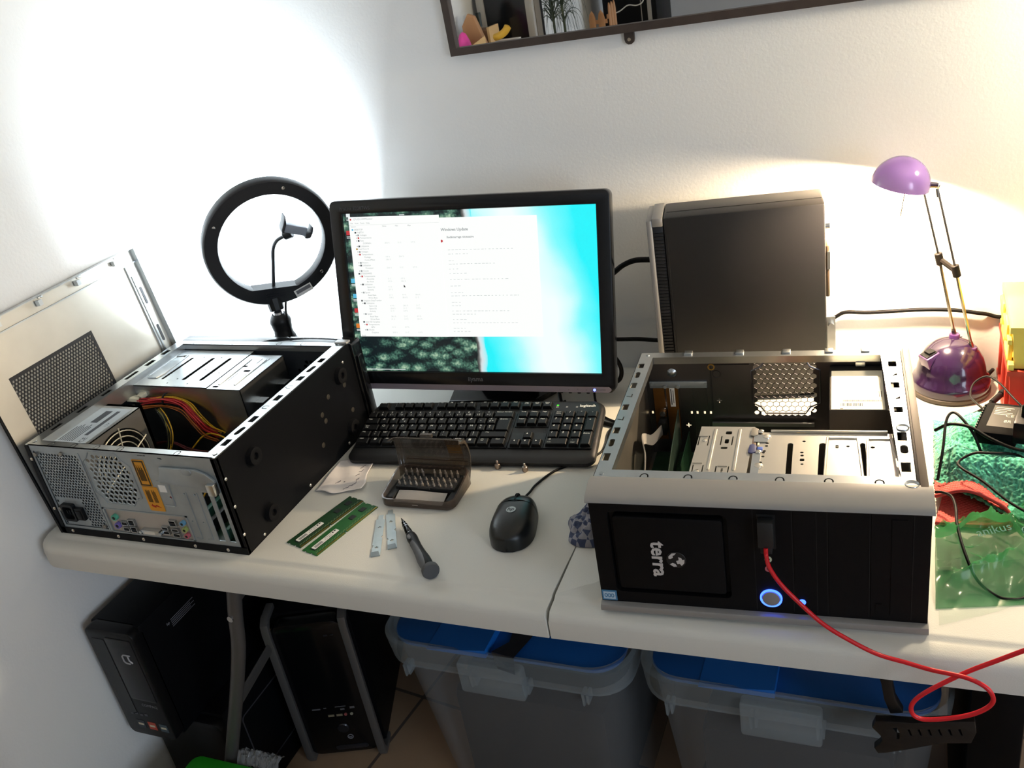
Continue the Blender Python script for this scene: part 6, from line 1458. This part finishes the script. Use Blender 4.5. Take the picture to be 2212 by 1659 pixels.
# ---------------------------------------------------------------- things behind the camera, seen only in the mirror
def mirror_room():
    t = thing('sideboard', 'pale sideboard along the left wall behind the camera', 'cabinet', (-1.398, -2.3, 0))
    wd = mat('sideboard_wood', '#b59a76', .5, var=.15, vscale=6)
    P1('body', MB().box(0, 0, .0, .44, 1.85, .985), wd, t); P1('top', MB().box(0, -.01, .985, .46, 1.86, 1.01, bev=.004), wd, t)
    for k in range(4): d = P1('door', MB().box(.44, .02+.455*k, .06, .452, .455+.455*k, .96, bev=.002), wd, t); P1('handle', MB().box(.452, .40+.455*k, .5, .462, .41+.455*k, .6), steel, d)
    zt = 1.0105
    t = thing('wooden_crate', 'small slanted plywood crate on the sideboard, seen in the mirror', 'crate', (-1.365, -.62, zt))
    ply = mat('plywood', '#c9a878', .6)
    P1('panel', MB().prism([(0, 0), (.135, 0), (.135, .238), (.05, .195), (0, .19)], .122, .13, M=FXZ), ply, t); P1('panel', MB().box(0, 0, 0, .135, .008, .17), ply, t); P1('panel', MB().box(0, .008, 0, .010, .122, .222), ply, t); P1('panel', MB().box(.127, .008, 0, .135, .122, .17), ply, t)
    o = MB().sphere((0, 0, 0), .032, 18, sc=(1, .85, 3.9)).build('gift_bag', mat('bag_pink', '#d9449c', .4), None, smooth=60); o.location = (-1.328, -.548, zt+.128); tag(o, 'shiny pink bag standing in the plywood crate, seen in the mirror', 'bag')
    o = MB().prism([(-.03, 0), (.035, 0), (.040, .20), (.012, .285), (-.01, .295), (-.035, .26)], -.012, .012, M=FXZ, bev=.005).build('paper_bag', mat('kraft_paper', '#a97f5c', .8), None); o.location = (-1.330, -.642, zt); tag(o, 'crumpled brown paper bag behind the plywood crate, seen in the mirror', 'bag')
    t = thing('wooden_box', 'brown wooden box with a plug standing on it, seen in the mirror', 'box', (-1.345, -.75, zt))
    P1('body', MB().box(0, 0, 0, .05, .08, .236, bev=.002), mat('box_brown', '#6b4d38', .6), t); P1('edge', MB().box(.05, -.002, 0, .058, .082, .243), ply, t)
    P1('plug', MB().cyl((.018, .06, .246), (.018, .06, .29), .009, n=12).m(1).cyl((.014, .06, .236), (.014, .06, .247), .0025).cyl((.022, .06, .236), (.022, .06, .247), .0025), [mat('plug_green_black', '#17231f', .4), chrome], t)
    t = thing('computer_tower', 'dark computer tower with a grey rim on the sideboard, seen in the mirror', 'computer', (-1.372, -.82, zt))
    P1('body', MB().box(.006, -.10, 0, .19, .0, .44, bev=.008), black_case, t); P1('front_rim', MB().prism(rrect(-.006, 0, .196, .45, .02), 0, .02, [rrect(.022, .012, .17, .425, .02)], FXZ, bev=.003), mat('rim_grey', '#9b9894', .4), t); P1('front_panel', MB().box(.018, .002, .012, .175, .014, .43), mat('glass_dark', '#0b0e12', .15), t)
    P1('side_trim', MB().box(.191, -.05, .02, .197, .0, .43), mat('trim_sand', '#6f675c', .5), t)
    o = MB().tube(spline([(0, 0, 0), (.02, .006, .004), (.038, .0, .014), (.05, -.006, .030)], 6), [.006]+[.0115]*17+[.004], 10).build('banana', mat('banana_yellow', '#c89a2c', .5), None, smooth=60); o.location = (-1.225, -.560, zt+.222); tag(o, 'ripe yellow banana lying on the white carton, seen in the mirror', 'banana')
    o = MB().box(0, 0, 0, .075, .07, .210, bev=.001).build('carton', mat('carton_white', '#cfc9c0', .7), None); o.location = (-1.227, -.60, zt); tag(o, 'small white cardboard carton in front of the dark tower, seen in the mirror', 'box')
    # spiky plant in a pot
    t = thing('potted_plant', 'spiky leaved plant in a pot on the sideboard, seen in the mirror', 'plant', (-1.245, -1.235, zt))
    P1('pot', MB().lathe([(0, 0), (.045, 0), (.055, .08), (.05, .08), (.046, .07), (0, .07)], 24), mat('pot_grey', '#8f8d88', .6), t)
    P1('stem', MB().tube([(-.015, 0, .07), (-.018, 0, .15), (-.02, 0, .27)], .005, 8).tube([(.02, 0, .07), (.024, .0, .14), (.02, .0, .32)], .005, 8), mat('stem_green', '#3f4a35', .6), t)
    rd = random.Random(8); m = MB()
    for k in range(110):
        b0 = Vector((-.02, 0, .16+.10*rd.random())) if k % 2 else Vector((.022, 0, .16+.14*rd.random()))
        a = rd.uniform(0, 2*PI); l = rd.uniform(.05, .095); up = rd.uniform(.02, .06); c_, s_ = math.cos(a), math.sin(a)
        P_ = spline([b0, b0+Vector((c_*l*.4, s_*l*.4, up)), b0+Vector((c_*l*.8, s_*l*.8, up*.5)), b0+Vector((c_*l, s_*l, -up*1.6))], 4)
        m.tube(P_, [.0016*(1-.85*i/len(P_)) for i in range(len(P_))], 4)
    P1('leaves', m, mat('leaf_green', '#3b4738', .5), t, smooth=60)
    t = thing('planter_box', 'small wooden planter shaped like a picket fence, seen in the mirror', 'planter', (-1.150, -1.42, zt))
    wn = mat('picket_wood', '#a97c56', .6)
    def picket(x, y, s, h): return MB().prism([(x, 0), (x+.026, 0), (x+.026, h-.03), (x+.022, h-.012), (x+.013, h), (x+.004, h-.012), (x, h-.03)], y, y+.005, M=(FXZ if s else FYZ), bev=.001)
    for k in range(2): P1('picket', picket(.036*k, .1, True, .185), wn, t)
    for k in range(3): P1('picket', picket(.034*k, .075, False, .205), wn, t)
    P1('rail', MB().box(0, .095, .06, .07, .1, .075).box(0, .095, .135, .07, .1, .150).box(.070, 0, .06, .075, .1, .075).box(.070, 0, .15, .075, .1, .165).box(0, 0, .0, .07, .095, .05), wn, t, smooth=0)
    t = thing('computer_tower', 'tall black computer tower behind the wooden planter, seen in the mirror', 'computer', (-1.300, -2.29, zt))
    P1('body', MB().box(0, 0, 0, .245, .28, .46, bev=.004), black_case, t); P1('trim', MB().box(.205, .28, .0, .222, .285, .46).box(.175, .28, 0, .178, .283, .46), mat('trim_pale', '#8f8a86', .4), t); P1('cable', MB().tube(spline([(.04, .29, .09), (.08, .29, .10), (.12, .29, .12), (.16, .29, .115), (.19, .29, .13), (.205, .29, .19)], 6), .0025, 8), mat('cable_white', '#c9c9c6', .5), t)
mirror_room()
